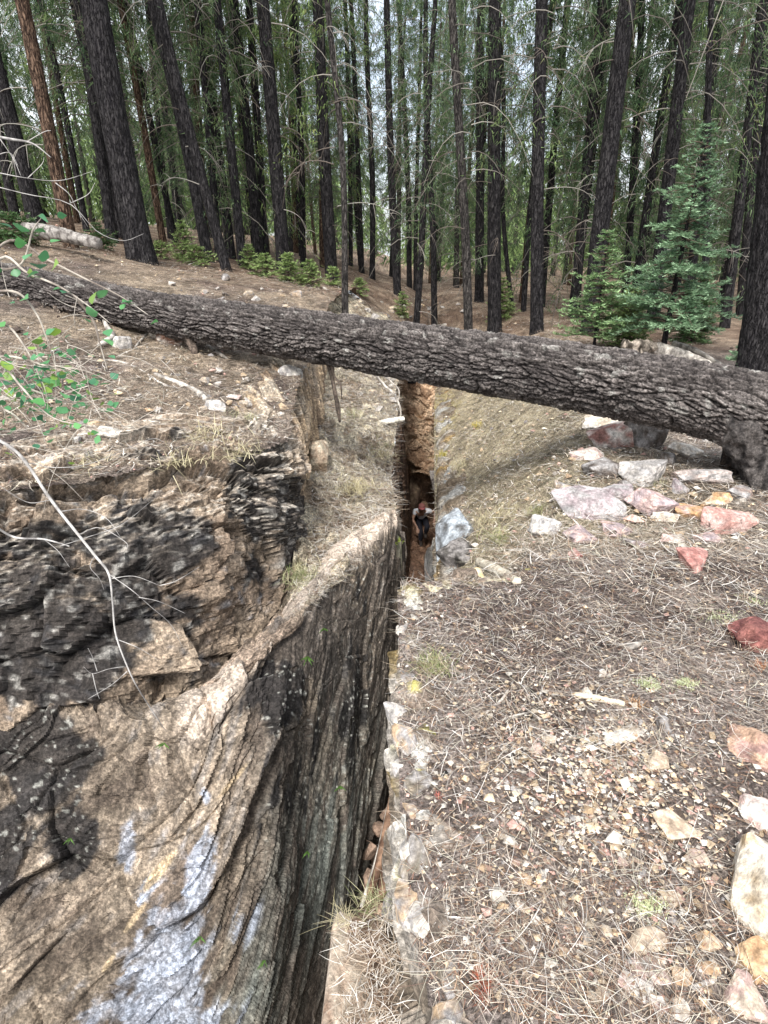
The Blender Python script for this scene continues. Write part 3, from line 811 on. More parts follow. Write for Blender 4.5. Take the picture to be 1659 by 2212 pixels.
# u, v(centre), width px, depth/width, height/width, yaw deg, tilt deg, colours, label
STONES = [
 (1325, 925, 125, .55, .16, 4, 3, WHT, CRM, "long pale slab lying uppermost in the rock pile just below the fallen log"),
 (1318, 958, 112, .5, .34, 2, -4, WHT, (0.30, .12, .09), "thick white topped slab with reddish front, under the uppermost slab of the pile"),
 (1390, 962, 72, .8, .85, 20, 8, GRY, DRK, "dark triangular boulder standing against the right end of the white slabs"),
 (1275, 990, 78, .5, .20, -4, 5, PNK, WHT, "small flat pinkish slab left in front of the white slab pile"),
 (1297, 1026, 74, .6, .40, -12, 10, GRY, DRK, "grey wedge rock with dark underside below the small flat pinkish slab"),
 (1392, 1034, 96, .75, .50, 10, 8, GRY, (0.42, .38, .34), "largest grey rounded boulder in front of the triangular one"),
 (1350, 1056, 30, .8, .6, 0, 0, DRK, GRY, "small dark stone wedged left under the big grey boulder"),
 (1520, 1040, 112, .5, .25, 5, -6, GRY, (0.40, .31, .27), "broad grey brown slab beside the root end of the fallen log"),
 (1535, 1084, 72, .5, .28, 0, 6, CRM, ORG, "cream and orange slab in front of the broad grey brown slab"),
 (1270, 1104, 140, .55, .26, -8, 10, PUR, GRY, "biggest flat purple grey slab half buried in the litter"),
 (1412, 1100, 96, .55, .36, 4, 8, PNK, PUR, "dull pink slab right of the biggest purple grey slab"),
 (1177, 1146, 62, .7, .45, -20, 0, WHT, GRY, "whitish boulder at the left end of the stone scatter"),
 (1250, 1162, 76, .75, .32, 15, 15, PNK, PUR, "fan shaped pink rock leaning just below the biggest purple grey slab"),
 (1436, 1123, 56, .5, .26, 3, 0, CRM, WHT, "small bright cream flat stone between pink slabs"),
 (1492, 1116, 70, .55, .40, -16, 8, PNK, ORG, "pointed pink orange rock right of the small cream flat stone"),
 (1572, 1140, 118, .45, .34, 22, 6, PNK, (0.52, .25, .20), "long pink rock pointing right, at the right end of the stone scatter"),
 (1464, 1168, 66, .45, .2, -6, 0, PNK, WHT, "thin pale pink slab lying flat above the red triangular rock"),
 (1371, 1176, 54, .5, .2, 0, 0, PUR, GRY, "low purple grey stone sunk in soil left of the thin pale pink slab"),
 (1490, 1222, 80, .8, .5, 0, 14, RED, (0.50, .22, .18), "bright red triangular rock alone on the needle litter"),
 (1243, 1202, 32, .8, .5, 30, 0, PNK, RED, "small pink red stone below the fan shaped pink rock"),
 (1640, 1385, 120, .75, .42, 0, 8, DRD, RED, "dark maroon boulder with white chalky side at the right edge"),
 (1640, 1625, 125, .95, .4, 10, 5, (0.42, .22, .18), (0.58, .34, .2), "large smooth pink boulder with purple top at the right edge"),
 (1640, 1765, 90, .75, .35, -12, 4, WHT, PNK, "whitish pink boulder between pink boulder and huge yellow boulder"),
 (1463, 1795, 82, .95, .30, 25, 4, CRM, TAN, "pointed flat tan slab standing out on the needles"),
 (1506, 1857, 56, .6, .22, 0, 0, PNK, CRM, "flat pink stone just below the pointed tan slab"),
 (1650, 1950, 240, 1.0, .42, 5, 4, (0.50, .32, .12), (0.66, .58, .46), "huge rounded yellow ochre boulder at the right edge"),
 (1650, 2085, 110, .6, .4, 15, 0, ORG, (0.60, .40, .20), "deep orange rock tucked under the huge yellow boulder"),
 (1450, 1948, 40, .9, .4, 40, 0, CRM, TAN, "small tan stone left of the huge yellow boulder"),
 (1390, 2037, 90, .45, .30, 12, 0, TAN, CRM, "brick shaped tan stone in the lower right litter"),
 (1530, 2037, 56, .7, .35, 20, 0, CRM, ORG, "small blocky tan orange stone below left of the yellow boulder"),
 (1525, 2096, 58, .5, .3, 5, 0, ORG, CRM, "flat orange stone beside the short cut stick"),
 (1472, 2116, 40, .9, .45, 70, 0, CRM, ORG, "upright cream orange stone left of the short cut stick"),
 (1400, 2130, 130, .9, .14, 30, 8, WHT, PNK, "white bedrock hump breaking through the litter at the bottom"),
 (1603, 2088, 42, .9, .4, 15, 0, CRM, TAN, "small cream stone under the orange rock"),
 (1612, 2170, 100, .8, .35, 40, 6, CRM, PNK, "tan block cut by the bottom right corner"),
 (1465, 2182, 50, .9, .35, 0, 0, CRM, WHT, "cream stone at the bottom edge beside the tan corner block"),
 (1310, 2014, 26, .9, .5, 0, 0, WHT, CRM, "single small white stone alone in needles left of the brick shaped one"),
 (1340, 1590, 130, .6, .10, 25, 4, WHT, CRM, "broad chalky white bedrock patch above the pebble bed"),
 (1430, 1572, 84, .8, .22, 10, 10, DRK, GRY, "dark grey bedrock knob beside the chalky white patch"),
 (1420, 1648, 52, .8, .35, 0, 0, CRM, TAN, "flat cream stone touching the charred wood chunk"),
 (1300, 1510 - 52, 22, .9, .5, 0, 0, WHT, CRM, "small white stone above the pale log chip"),
 (1190, 1425, 26, .4, .3, -50, 0, WHT, WHT, "small white splinter stone alone on brown litter"),
 (1268, 1512 - 12, 24, .9, .5, 10, 0, WHT, CRM, "round white stone left of the pale log chip"),
 (1185, 1600, 36, .5, .35, 5, 0, WHT, CRM, "oval white stone at the head of the pebble bed"),
 (1158, 1622, 30, .8, .45, 30, 0, CRM, PNK, "cream stone just left below the oval white one"),
 (1270, 1680, 30, .8, .45, 10, 0, CRM, CRM, "fat cream pebble amid the pebble bed"),
 (1282, 1750, 44, .9, .15, 0, 0, PNK, CRM, "large faded pink flat stone in the pebble bed"),
 (1160, 1868 + 120, 24, .9, .5, 0, 0, CRM, WHT, "cream pebble alone in the lower middle needles"),
 (1125, 1965, 24, .9, .5, 60, 0, CRM, WHT, "cream pebble lying nearest the near rock edge"),
 (1345, 1865, 46, .9, .2, 60, 0, PNK, CRM, "pale pink flat stone in the middle of the lower litter"),
 (1300, 2150, 34, .8, .4, 0, 0, CRM, TAN, "tan stone in needles left of the white bedrock hump"),
 # left bank
 (370, 737, 60, .6, .5, 12, 0, (0.45, .22, .13), WHT, "orange faced block resting under the fallen log on the left bank"),
 (338, 728, 40, .5, .3, 0, 0, WHT, CRM, "white flat stone left of the orange faced block"),
 (466, 886, 44, .7, .55, 20, 10, WHT, GRY, "round white rock at the end of the pale pole on the left bank"),
 (507, 860, 34, .6, .4, -10, 0, PNK, WHT, "pinkish stone right above the round white rock"),
 (540, 872, 26, .6, .5, 0, 0, GRY, WHT, "small grey white stone right of the pinkish one on the left bank"),
 (148, 952, 62, .45, .22, -3, 3, WHT, GRY, "long pale flat stone on the left rock shelf"),
 (240, 938, 74, .5, .18, 10, 5, WHT, (0.40, .36, .30), "whitish slab lip right of the long pale flat stone"),
 (628, 812, 62, .55, .45, 35, 14, WHT, GRY, "white pointed boulder jutting over the crack edge left of the middle"),
 (268, 748, 44, .6, .5, 60, 0, WHT, GRY, "white lumpy rock among bleached wood left under the log"),
 (118, 760, 26, .8, .4, 0, 0, WHT, GRY, "white stone left under the log behind green leaves"),
 (487, 606, 24, .7, .6, 30, 0, DRK, GRY, "small dark chunk on the slope behind the log"),
 (640, 640, 26, .6, .5, 0, 0, GRY, TAN, "grey stone behind the log near the low green bushes"),
]
def place_rock(name, mesh, u, v, yaw, tilt, hz, sink, label=None, cat="rock", group=None, Y=None):
    if Y is None:
        p, t = on_ground(u, v)
    else:
        p = P(u, v, Y)
    o = link(name, mesh, None, (p[0], p[1], p[2] + hz * (0.5 - sink)), label, cat, group)
    o.rotation_euler = (math.radians(tilt), math.radians(tilt * 0.6), math.radians(yaw))
    return o
STONES += [
 (1480, 985, 70, .6, .3, 10, 5, WHT, CRM, "pale slab tucked below the log between triangular boulder and root"),
 (1560, 955, 90, .7, .5, -20, 8, WHT, GRY, "white faced rock under the log beside the dark root hollow"),
 (1440, 1000, 46, .7, .4, 30, 5, GRY, DRK, "grey chunk right of the largest grey boulder"),
 (1330, 1075, 60, .7, .4, -15, 6, GRY, PUR, "grey purple block above the biggest purple grey slab"),
 (1465, 1060, 60, .6, .35, 12, 4, PUR, GRY, "purplish block left of the cream and orange slab"),
 (1225, 1060, 44, .7, .4, 0, 4, GRY, TAN, "tan grey rock at the left of the stone scatter"),
 (1330, 1150, 64, .7, .25, 8, 4, PUR, PNK, "dull mauve slab right of the fan shaped pink rock"),
 (1600, 1075, 60, .7, .4, 20, 5, (0.28, .19, .15), GRY, "brown rock at the foot of the trunk's root"),
 (1530, 1170, 50, .6, .3, 0, 4, PUR, PNK, "mauve stone below the pointed pink orange rock"),
]
for k, (u, v, w, dr, hr, yaw, tilt, c0, c1, lab) in enumerate(STONES):
    p, t = on_ground(u, v)
    t = min(t, 13)
    wm = w / FPX * t * (1.18 if 1150 < u < 1600 and v < 1200 else 1)
    sz = (wm, wm * dr * 1.25, wm * hr * 1.45 if hr > .16 else wm * hr)
    c0 = tuple(np.array(c0) * .7 + .3 * np.mean(c0)); c1 = tuple(np.array(c1) * .75 + .25 * np.mean(c1))
    m = rock_mesh("rock", 100 + k, sz, c0, c1, 3 if w > 60 else 2)
    place_rock("rock", m, u, v, yaw, tilt, sz[2], 0.3 if hr > .16 else 0.1, lab)
# the mossy pillar on the lip of the crack and the chockstones in it
def free_rock(name, u, v, Y, size, c0, c1, seed, label, rot=(0, 0, 0), sub=3, cat="rock", group=None):
    m = rock_mesh(name, seed, size, c0, c1, sub)
    o = link(name, m, None, tuple(P(u, v, Y)), label, cat, group)
    o.rotation_euler = [math.radians(a) for a in rot]
    return o
free_rock("rock_pillar", 851, 1212, 5.9, (.17, .45, .75), (0.50, .46, .36), (0.36, .36, .24), 301, "pale mossy rock pillar standing on the left lip of the crack")
free_rock("boulder", 689, 985, 6.6, (.22, .5, .40), (0.60, .52, .40), (0.44, .33, .24), 302, "bright cream boulder against the striped wall left of the crack")
free_rock("boulder", 938, 1035, 14.2, (.30, .5, .5), (0.22, .20, .19), (0.28, .25, .23), 303, "grey block wedged under the orange rock face")
free_rock("boulder", 895, 1070, 16.6, (.35, .4, 1.2), (0.26, .19, .13), (0.16, .11, .08), 304, "upright brown boulder behind the climber's head")
free_rock("boulder", 915, 1105, 16.3, (.5, .5, .5), (0.30, .20, .13), (0.2, .13, .09), 305, "brown boulder behind the climber's raised arm")
free_rock("boulder", 900, 1238, 12.6, (.5, .6, .45), (0.26, .16, .11), (0.16, .10, .07), 306, "brown boulder on the crack floor below the climber", (10, 0, 20))
free_rock("boulder", 930, 1225, 12.4, (.35, .5, .6), (0.24, .17, .13), (0.14, .10, .07), 307, "squat brown boulder against the right crack wall below the climber", (0, 10, 50))
free_rock("boulder", 935, 1215, 11.0, (.3, .6, .9), (0.30, .28, .26), (0.2, .19, .17), 308, "tall grey slab leaning on the right crack wall below the climber", (0, 6, 10))
free_rock("boulder", 1000, 1215, 4.6, (.35, .5, .3), (0.06, .055, .05), (0.28, .26, .25), 309, "dark layered rock behind the near block's yellow corner", (12, 20, 30))
free_rock("boulder", 978, 1160, 5.2, (.30, .7, .42), (0.10, .10, .10), (0.38, .42, .46), 310, "blue grey lichened rock on the right rim of the crack", (8, 30, 15))
free_rock("boulder", 1018, 1252, 3.1, (.16, .16, .14), (0.66, .52, .26), (0.58, .48, .36), 311, "crumbly yellow rock on the back edge of the near block", (8, 10, 15))
free_rock("boulder", 975, 1500, 2.15, (.16, .34, .20), (0.44, .38, .30), (0.26, .21, .13), 312, "pale layered rock beside the grass tuft on the near edge", (5, 12, 12))
free_rock("boulder", 920, 1430, 2.5, (.16, .36, .22), (0.42, .40, .36), (0.25, .22, .18), 313, "grey lichened rock shelf under the near edge grass tuft", (5, -8, 5))
# wedged block with needles at the very bottom
m = rock_mesh("wedged_block", 327, (.31, .95, .50), (0.20, .13, .09), (0.60, .52, .42), 4)
o = link("wedged_block", m, None, (-.045, .98, -2.13), "litter covered block wedged in the crack at the bottom of the photo", "rock")
o.rotation_euler = (math.radians(3), math.radians(-4), math.radians(3))
WEDGE = o

# ------------------------------------------------------------------ ribbons: needles, grass, twigs
def ribbons(base, direction, length, width, bend, up=None, seg=3, col=(0.4, 0.3, 0.2), cvar=0.25, r=None, flatw=None):
    """many thin curved strips as arrays. base (n,3), direction (n,3) unit, bend (n,3) displacement at tip"""
    n = len(base)
    r = r or rng
    t = np.linspace(0, 1, seg + 1)
    c = base[:, None] + direction[:, None] * (length[:, None] * t)[..., None] + bend[:, None] * (t ** 2)[None, :, None]
    side = np.cross(direction, up if up is not None else np.array([0, 0, 1.0]))
    side /= np.maximum(np.linalg.norm(side, axis=1, keepdims=True), 1e-6)
    w = (width[:, None] * np.clip(1.15 - t[None] ** 3, 0.1, 1))[..., None] * 0.5
    V = np.stack([c - side[:, None] * w, c + side[:, None] * w], 2).reshape(-1, 3)
    i = (np.arange(n)[:, None] * (2 * (seg + 1)) + np.arange(seg)[None] * 2)[..., None]
    F = (i + np.array([0, 1, 3, 2])).reshape(-1, 4)
    k = (1 + cvar * r.normal(size=n)).clip(0.35, 2)
    C = np.repeat(np.asarray(col) * np.ones((n, 3)) * k[:, None], 2 * (seg + 1), axis=0)
    return V, F, C

def unit(a):
    return a / np.maximum(np.linalg.norm(a, axis=-1, keepdims=True), 1e-9)

# dry pine needles over the ground
mb = MB()
def scatter_ground(n, rmin, rmax, xlim, ylim, pw=1.0):
    r = rmin * (rmax / rmin) ** (rng.random(n) ** pw)
    a = rng.uniform(-1.35, 1.35, n)
    x = r * np.sin(a); y = r * np.cos(a)
    ok = (x > xlim[0]) & (x < xlim[1]) & (y > ylim[0]) & (y < ylim[1]) & ~in_poly(x, y, HOLE)
    return x[ok], y[ok]
def litter(x, y, z, L, Wd, col, cvar, lift=0.02, seg=3, field=0.6):
    n = len(x)
    ang = math.pi * 2 * fbm(x * 1.3, y * 1.3, octv=2, seed=31) * field + rng.uniform(-1.6, 1.6, n) + (rng.random(n) < .5) * math.pi
    d = np.stack([np.cos(ang), np.sin(ang), rng.normal(0, .10, n)], -1)
    bn = np.stack([-np.sin(ang), np.cos(ang), rng.normal(0, .1, n)], -1) * (rng.normal(0, .33, n) * L)[:, None]
    base = np.stack([x, y, z + rng.uniform(0.003, lift, n)], -1)
    mb.add(*ribbons(base, d, L, Wd, bn, seg=seg, col=col, cvar=cvar))
pal = np.array([(0.30, .24, .18), (0.40, .35, .29), (0.20, .14, .10), (0.54, .51, .47), (0.11, .07, .055), (0.40, .38, .30)])
for cnt, rm, rM, L0, w0 in ((40000, 0.9, 5.5, .11, .00115), (34000, 3.0, 14, .15, .0028)):
    x, y = scatter_ground(cnt, rm, rM, (-7, 7), (0.5, 16))
    n = len(x)
    keepn = vnoise(x * 1.7, y * 1.7, seed=77) + 0.6 * vnoise(x * 6, y * 6, seed=78) > rng.uniform(-1.3, .9, n)
    bedp = on_ground(1290, 1720)[0]
    keepn &= rng.random(n) > .82 * np.exp(-(((x - bedp[0]) / .33) ** 2 + ((y - bedp[1]) / .36) ** 2))
    x, y = x[keepn], y[keepn]; n = len(x)
    dist = np.sqrt(x ** 2 + y ** 2 + 2.5)
    litter(x, y, H(x, y) + 0.01, rng.uniform(.4, 1.3, n) * L0, w0 * rng.uniform(.7, 1.4, n) * (dist / 2.4) ** 0.5, pal[rng.choice(6, n, p=[.26, .22, .2, .16, .1, .06])], .25)
def litter_box(cnt, xlim, ylim, L0, w0, p=None):
    x = rng.uniform(*xlim, cnt); y = rng.uniform(*ylim, cnt)
    k = ~in_poly(x, y, HOLE); x, y = x[k], y[k]; n = len(x)
    litter(x, y, H(x, y) + .012, rng.uniform(.4, 1.2, n) * L0, w0 * rng.uniform(.6, 1.3, n), pal[rng.choice(6, n, p=p or [.22, .26, .14, .22, .08, .08])], .3, .04)
litter_box(16000, (.3, 4.2), (3.0, 14), .12, .0045)
litter_box(9000, (.1, 2.6), (1.6, 3.6), .10, .0014)
litter_box(26000, (-6.5, -.7), (3.2, 13), .14, .0048, [.2, .2, .2, .14, .16, .10])
litter_box(16000, (-8, 7), (12, 22), .2, .012, [.25, .15, .35, .08, .17, 0])
# on the wedged block
n = 1100
x = rng.uniform(-.12, .05, n); y = rng.uniform(.6, 1.28, n)
litter(x, y, np.full(n, -1.895), rng.uniform(.03, .08, n), np.full(n, .0016), pal[rng.choice(4, n)], .25, 0.012, field=.3)
# on the sloping block between wall and crack
idx = rng.integers(0, MID.shape[0], 24000) * MID.shape[1] + rng.integers(int(MID.shape[1] * .16), MID.shape[1], 24000)
pp = MID.reshape(-1, 3)[idx]
pp = pp[(pp[:, 1] > 3.6)]
nsz = np.clip((pp[:, 1] - 2.2) / 4.0, .35, 1)
litter(pp[:, 0] + rng.normal(0, .02, len(pp)), pp[:, 1] + rng.normal(0, .02, len(pp)), pp[:, 2], rng.uniform(.07, .18, len(pp)) * nsz, rng.uniform(.004, .007, len(pp)) * nsz, pal[rng.choice(6, len(pp), p=[.25, .3, .1, .25, .05, .05])], .25, 0.04)
# broken bits of needle and bark between them
x, y = scatter_ground(52000, 0.9, 9, (-6, 7), (0.5, 9))
n = len(x)
litter(x, y, H(x, y) + .004, rng.uniform(.008, .035, n), rng.uniform(.0015, .0032, n) * (np.hypot(x, y) / 2 + .4), np.array([(0.10, .055, .035), (0.30, .2, .13), (0.5, .44, .36), (0.18, .10, .07)])[rng.choice(4, n)], .3, 0.012, seg=1)
link("pine_needles", mb.mesh("pine_needles", M_NEEDLE), label="dry fallen pine needles strewn over the ground and rock ledges", cat="needles", kind="stuff")

# small gravel, joined
def tetra_cloud(n, x, y, z, s, cols):
    """irregular little eight-faced stones"""
    base = np.array([[1, 0, 0], [-1, 0, 0], [0, 1, 0], [0, -1, 0], [0, 0, 1], [0, 0, -1.0]])
    F = np.array([[0, 2, 4], [2, 1, 4], [1, 3, 4], [3, 0, 4], [2, 0, 5], [1, 2, 5], [3, 1, 5], [0, 3, 5]])
    V = base[None] * (1 + rng.uniform(-.35, .35, (n, 6, 1))) + rng.uniform(-.25, .25, (n, 6, 3))
    V[..., 2] *= .6
    a = rng.uniform(0, 6.28, n); ca, sa = np.cos(a)[:, None], np.sin(a)[:, None]
    X = V[..., 0] * ca - V[..., 1] * sa; Yy = V[..., 0] * sa + V[..., 1] * ca
    V = np.stack([X, Yy, V[..., 2]], -1) * s[:, None, None] + np.stack([x, y, z], -1)[:, None]
    Ff = (np.arange(n)[:, None, None] * 6 + F[None]).reshape(-1, 3)
    return V.reshape(-1, 3), Ff, np.repeat(cols, 6, axis=0)
mg = MB()
spal = np.array([WHT, CRM, TAN, PNK, GRY, DRK])
def gravel(x, y, s):
    n = len(x)
    mg.add(*tetra_cloud(n, x, y, H(x, y) + s * .4 + .004, s, spal[rng.choice(6, n, p=[.3, .3, .14, .12, .08, .06])] * rng.uniform(.7, 1.1, (n, 1))))
x, y = scatter_ground(6500, .9, 6, (-6, 7), (.5, 7))
gravel(x, y, rng.lognormal(-5.45, .45, len(x)) * (np.hypot(x, y) / 2 + .5) ** .5)
# the pebble bed, a denser fan
pc, _ = on_ground(1290, 1720)
xx = pc[0] + rng.normal(0, .26, 2600); yy = pc[1] + rng.normal(0, .30, 2600)
ok = xx > .15
gravel(xx[ok], yy[ok], rng.lognormal(-5.15, .42, ok.sum()))
x, y = scatter_ground(5000, 3.6, 26, (-9, 7), (3.2, 26))
gravel(x, y, rng.lognormal(-4.2, .45, len(x)))
link("gravel", mg.mesh("gravel", M_STONE, False), label="tiny pale gravel chips mixed through the litter", cat="gravel", kind="stuff")
# pebbles one can count
pm = [rock_mesh("pebble", 700 + k, (1, .8, .55), *cc, 1) for k, cc in enumerate([(WHT, CRM), (CRM, TAN), (PNK, CRM), (CRM, WHT), (WHT, GRY), (TAN, PNK)])]
npb = 0
while npb < 240:
    if npb < 120:
        uu, vv = random.gauss(1290, 90), random.gauss(1720, 110)
    else:
        uu, vv = random.uniform(920, 1650), random.uniform(1270, 2200)
    p, t = on_ground(uu, vv)
    if p[0] < .12 or t > 5: continue
    bed = npb < 120
    o = link("pebble", pm[npb % 6], None, (p[0], p[1], p[2] + .010), "pale angular pebble in the dense pebble bed on the right" if bed else "pale angular pebble loose among the needles outside the pebble bed", "pebble", "pebbles of the pebble bed" if bed else "loose pebbles among the needles")
    s = random.uniform(.013, .030)
    o.scale = (s, s, s)
    o.rotation_euler = (random.uniform(-.3, .3), random.uniform(-.3, .3), random.uniform(0, 6.28))
    npb += 1
# rubble on the left and behind
sm = [rock_mesh("stone", 800 + k, (1, .75, .5), *cc, 1) for k, cc in enumerate([(WHT, GRY), (CRM, GRY), (GRY, DRK), (TAN, CRM)])]
def rubble(n, u0, v0, su, sv, s0, s1, label, group, Ym=None):
    k = 0; tries = 0
    while k < n and tries < 4000:
        tries += 1
        uu, vv = random.gauss(u0, su), random.gauss(v0, sv)
        p, t = on_ground(uu, vv)
        if in_poly(np.array([p[0]]), np.array([p[1]]), HOLE)[0] or t > 40: continue
        if Ym and p[1] < Ym: continue
        o = link("stone", sm[random.randrange(4)], None, (p[0], p[1], p[2] + .01), label, "stone", group)
        s = random.uniform(s0, s1); o.scale = (s, s, s)
        o.rotation_euler = (random.uniform(-.4, .4), random.uniform(-.4, .4), random.uniform(0, 6.28))
        k += 1
rubble(26, 900, 672, 70, 16, .12, .34, "pale stone in the gully rubble behind the middle of the fallen log", "stones in the gully behind the log", 13)
rubble(30, 400, 850, 170, 60, .05, .13, "small pale stone scattered on the left bank below the log", "small stones on the left bank")
rubble(34, 1250, 980, 230, 110, .04, .09, "small pale stone scattered on the right slope below the log", "small stones on the right slope")
rubble(22, 560, 640, 160, 30, .08, .2, "small stone on the brown slope behind the left half of the log", "stones on the slope behind the log")
# blocks along the rim of the middle ledge
for k in range(80):
    r_ = random.random(); i = int(r_ * (MID.shape[0] * .62)); j = random.choice([random.randrange(150, 219), random.randrange(20, 219)])
    p = MID[i, j]
    o = link("stone", sm[random.choice([0, 0, 1])], None, (p[0], p[1], p[2] + .02), "pale stone lying on the sloping ledge left of the crack", "stone", "stones on the sloping ledge")
    s = random.uniform(.05, .2) * (0.5 + p[1] / 14); o.scale = (s, s, s)
    o.rotation_euler = (random.uniform(-.5, .5), random.uniform(-.5, .5), random.uniform(0, 6.28))

# ------------------------------------------------------------------ the fallen log
LP = [(-260, 545, 8.3, .34), (-100, 582, 8.1, .36), (0, 603, 7.9, .385), (200, 650, 7.4, .42), (400, 688, 7.0, .45), (600, 717, 6.6, .48), (800, 746, 6.2, .50), (1000, 777, 5.7, .52), (1200, 806, 5.2, .53), (1400, 840, 4.8, .535), (1530, 866, 4.6, .55), (1640, 900, 4.45, .58), (1720, 945, 4.4, .70), (1790, 990, 4.4, .85)]
ctrl = np.array([[*P(u, v, Y), d / 2] for u, v, Y, d in LP])
d = np.concatenate([[0], np.cumsum(np.linalg.norm(np.diff(ctrl[:, :3], axis=0), axis=1))])
tt = np.interp(np.linspace(0, d[-1], 1150), d, np.arange(len(d)))
sp = catmull(ctrl, tt)
LOGC = {}
def log_disp(s, a, R):
    w = fbm(s * 3, a * 1.5, octv=3, seed=151)
    arc = a * 0.26
    f1, _, f1b, e1 = plates(s * 4.6 + w * .8, arc * 26 + w * 1.2, seed=152)
    f2, _, f2b, e2 = plates(s * 17 + w * 2, arc * 62 + w * 3, seed=153)
    LOGC['h'] = 0.5 * f1 + 0.5 * f2; LOGC['e'] = np.minimum(e1, e2 * 1.2)
    seam = smooth(5.9, 6.28, a)
    o = 0.020 * (f1 - .5) + 0.012 * (f2 - .5) + 0.010 * f1b - 0.026 * smooth(.22, 0, e1) - 0.012 * smooth(.25, 0, e2)
    return (o + 0.02 * fbm(s * 1.2, np.cos(a) * 1.2, np.sin(a) * 1.2, 3, 154)) * 1.0
V, F = tube(sp[:, :3], sp[:, 3], 210, True, log_disp)
h = np.concatenate([LOGC['h'].ravel(), [0, 0]]); e = np.concatenate([LOGC['e'].ravel(), [1, 1]])
n1 = fbm(V[:, 0] * 3, V[:, 1] * 3, V[:, 2] * 3, 3, 155)
c = lerp((0.034, 0.029, 0.028), (0.175, 0.155, 0.145), np.clip(h + .3 * n1, 0, 1) ** 1.3)
c = lerp(c, (0.012, 0.010, 0.010), smooth(.2, .02, e) * .9)
c = lerp(c, (0.30, 0.29, 0.27), .7 * smooth(.4, .65, vnoise(V[:, 0] * 14, V[:, 1] * 14, V[:, 2] * 14, seed=4)) * smooth(.4, .8, h))
fl = thing("fallen_tree", tuple(P(1640, 1060, 4.3)), "massive dead tree trunk fallen across the crack, rough grey brown bark", "fallen tree")
off = -np.array(fl.location)
m = mesh_from("trunk", V + off, F, M_LOG, c)
link("trunk", m, fl)
def wood_tube(pts, rad, sides, col0, col1, n=40, kn=.12, seed=1, sp_=True):
    pts = spline(pts, n) if sp_ else np.asarray(pts, float)
    rad = np.interp(np.linspace(0, 1, len(pts)), np.linspace(0, 1, len(rad)), rad)
    V, F = tube(pts, rad, sides, True, lambda s, a, R: R * kn * 2 * fbm(s * 9, np.cos(a) * 2.4, np.sin(a) * 2.4 + seed, 3, seed))
    cc = lerp(col0, col1, smooth(-.4, .4, fbm(V[:, 0] * 25, V[:, 1] * 25, V[:, 2] * 8, 3, seed)))
    return V, F, cc
def child_tube(name, parent, pts, rad, sides, c0, c1, mat, n=40, kn=.12, seed=1, label=None):
    V, F, cc = wood_tube(pts, rad, sides, c0, c1, n, kn, seed)
    m = mesh_from(name, V - np.array(parent.location), F, mat, cc)
    return link(name, m, parent, label=label)
BK0, BK1 = (0.02, 0.018, 0.018), (0.095, 0.085, 0.08)
child_tube("root", fl, [P(1560, 880, 4.5), P(1615, 935, 4.38), P(1645, 1000, 4.3), P(1655, 1060, 4.2), P(1662, 1100, 4.2)], [.19, .19, .15, .12, .11], 60, BK0, BK1, M_LOG, 90, .16, 2)
child_tube("root", fl, [P(1600, 900, 4.7), P(1600, 960, 4.75), P(1580, 1010, 4.7), P(1560, 1040, 4.6)], [.2, .12, .08, .05], 30, (0.05, .035, .028), BK0, M_LOG, 40, .16, 3)
child_tube("root", fl, [P(1700, 950, 4.4), P(1740, 1060, 4.2), P(1790, 1150, 4.0)], [.22, .16, .12], 40, BK0, BK1, M_LOG, 50, .16, 4)
for k, (pts, rad) in enumerate([
    ([P(400, 715, 6.9), P(412, 740, 6.85), P(420, 760, 6.8), P(421, 776, 6.8)], [.055, .045, .04, .035]),
    ([P(120, 660, 7.4), P(132, 690, 7.3), P(140, 702, 7.3)], [.03, .025, .015]),
    ([P(160, 655, 7.3), P(185, 690, 7.2), P(150, 715, 7.1), P(110, 722, 7.1)], [.03, .022, .014, .006]),
    ([P(708, 770, 6.3), P(714, 800, 6.3), P(722, 840, 6.25), P(730, 880, 6.2), P(734, 912, 6.2)], [.03, .022, .018, .022, .01]),
    ([P(716, 775, 6.3), P(722, 812, 6.25), P(736, 832, 6.2), P(738, 862, 6.2)], [.02, .012, .009, .004])]):
    child_tube("branch_stub", fl, pts, rad, 12, (0.05, .04, .033), (0.14, .11, .09), M_LOG, 24, .2, 10 + k)

# ------------------------------------------------------------------ standing trees
def trunk_mesh(name, pts, rad, sides, n, mat, seed, detail=1.0, flare=True):
    pts = spline(pts, n)
    s = np.linspace(0, 1, n)
    rr = np.interp(s, np.linspace(0, 1, len(rad)), rad)
    hgt = np.linalg.norm(pts - pts[0], axis=1)
    if flare:
        rr = rr * (1 + 0.45 * np.exp(-hgt / (1.1 * rad[0] + .05)))
    def dsp(sv, a, R):
        w = fbm(sv * 2, a, octv=2, seed=seed)
        k, _, _, e = plates(sv * 3.2 + w, a * (R[0, 0] * 16) + w, seed=seed + 1)
        lob = 0.10 * R * np.cos(a * 4 + seed) * np.exp(-sv / (1.5 * rad[0] + .05)) if flare else 0
        return detail * (0.05 * R * (k - .5) - 0.05 * R * smooth(.2, 0, e)) + lob + 0.05 * R * fbm(sv * .8, np.cos(a), np.sin(a) + seed, 2, seed + 2)
    V, F = tube(pts, rr, sides, True, dsp)
    return V, F

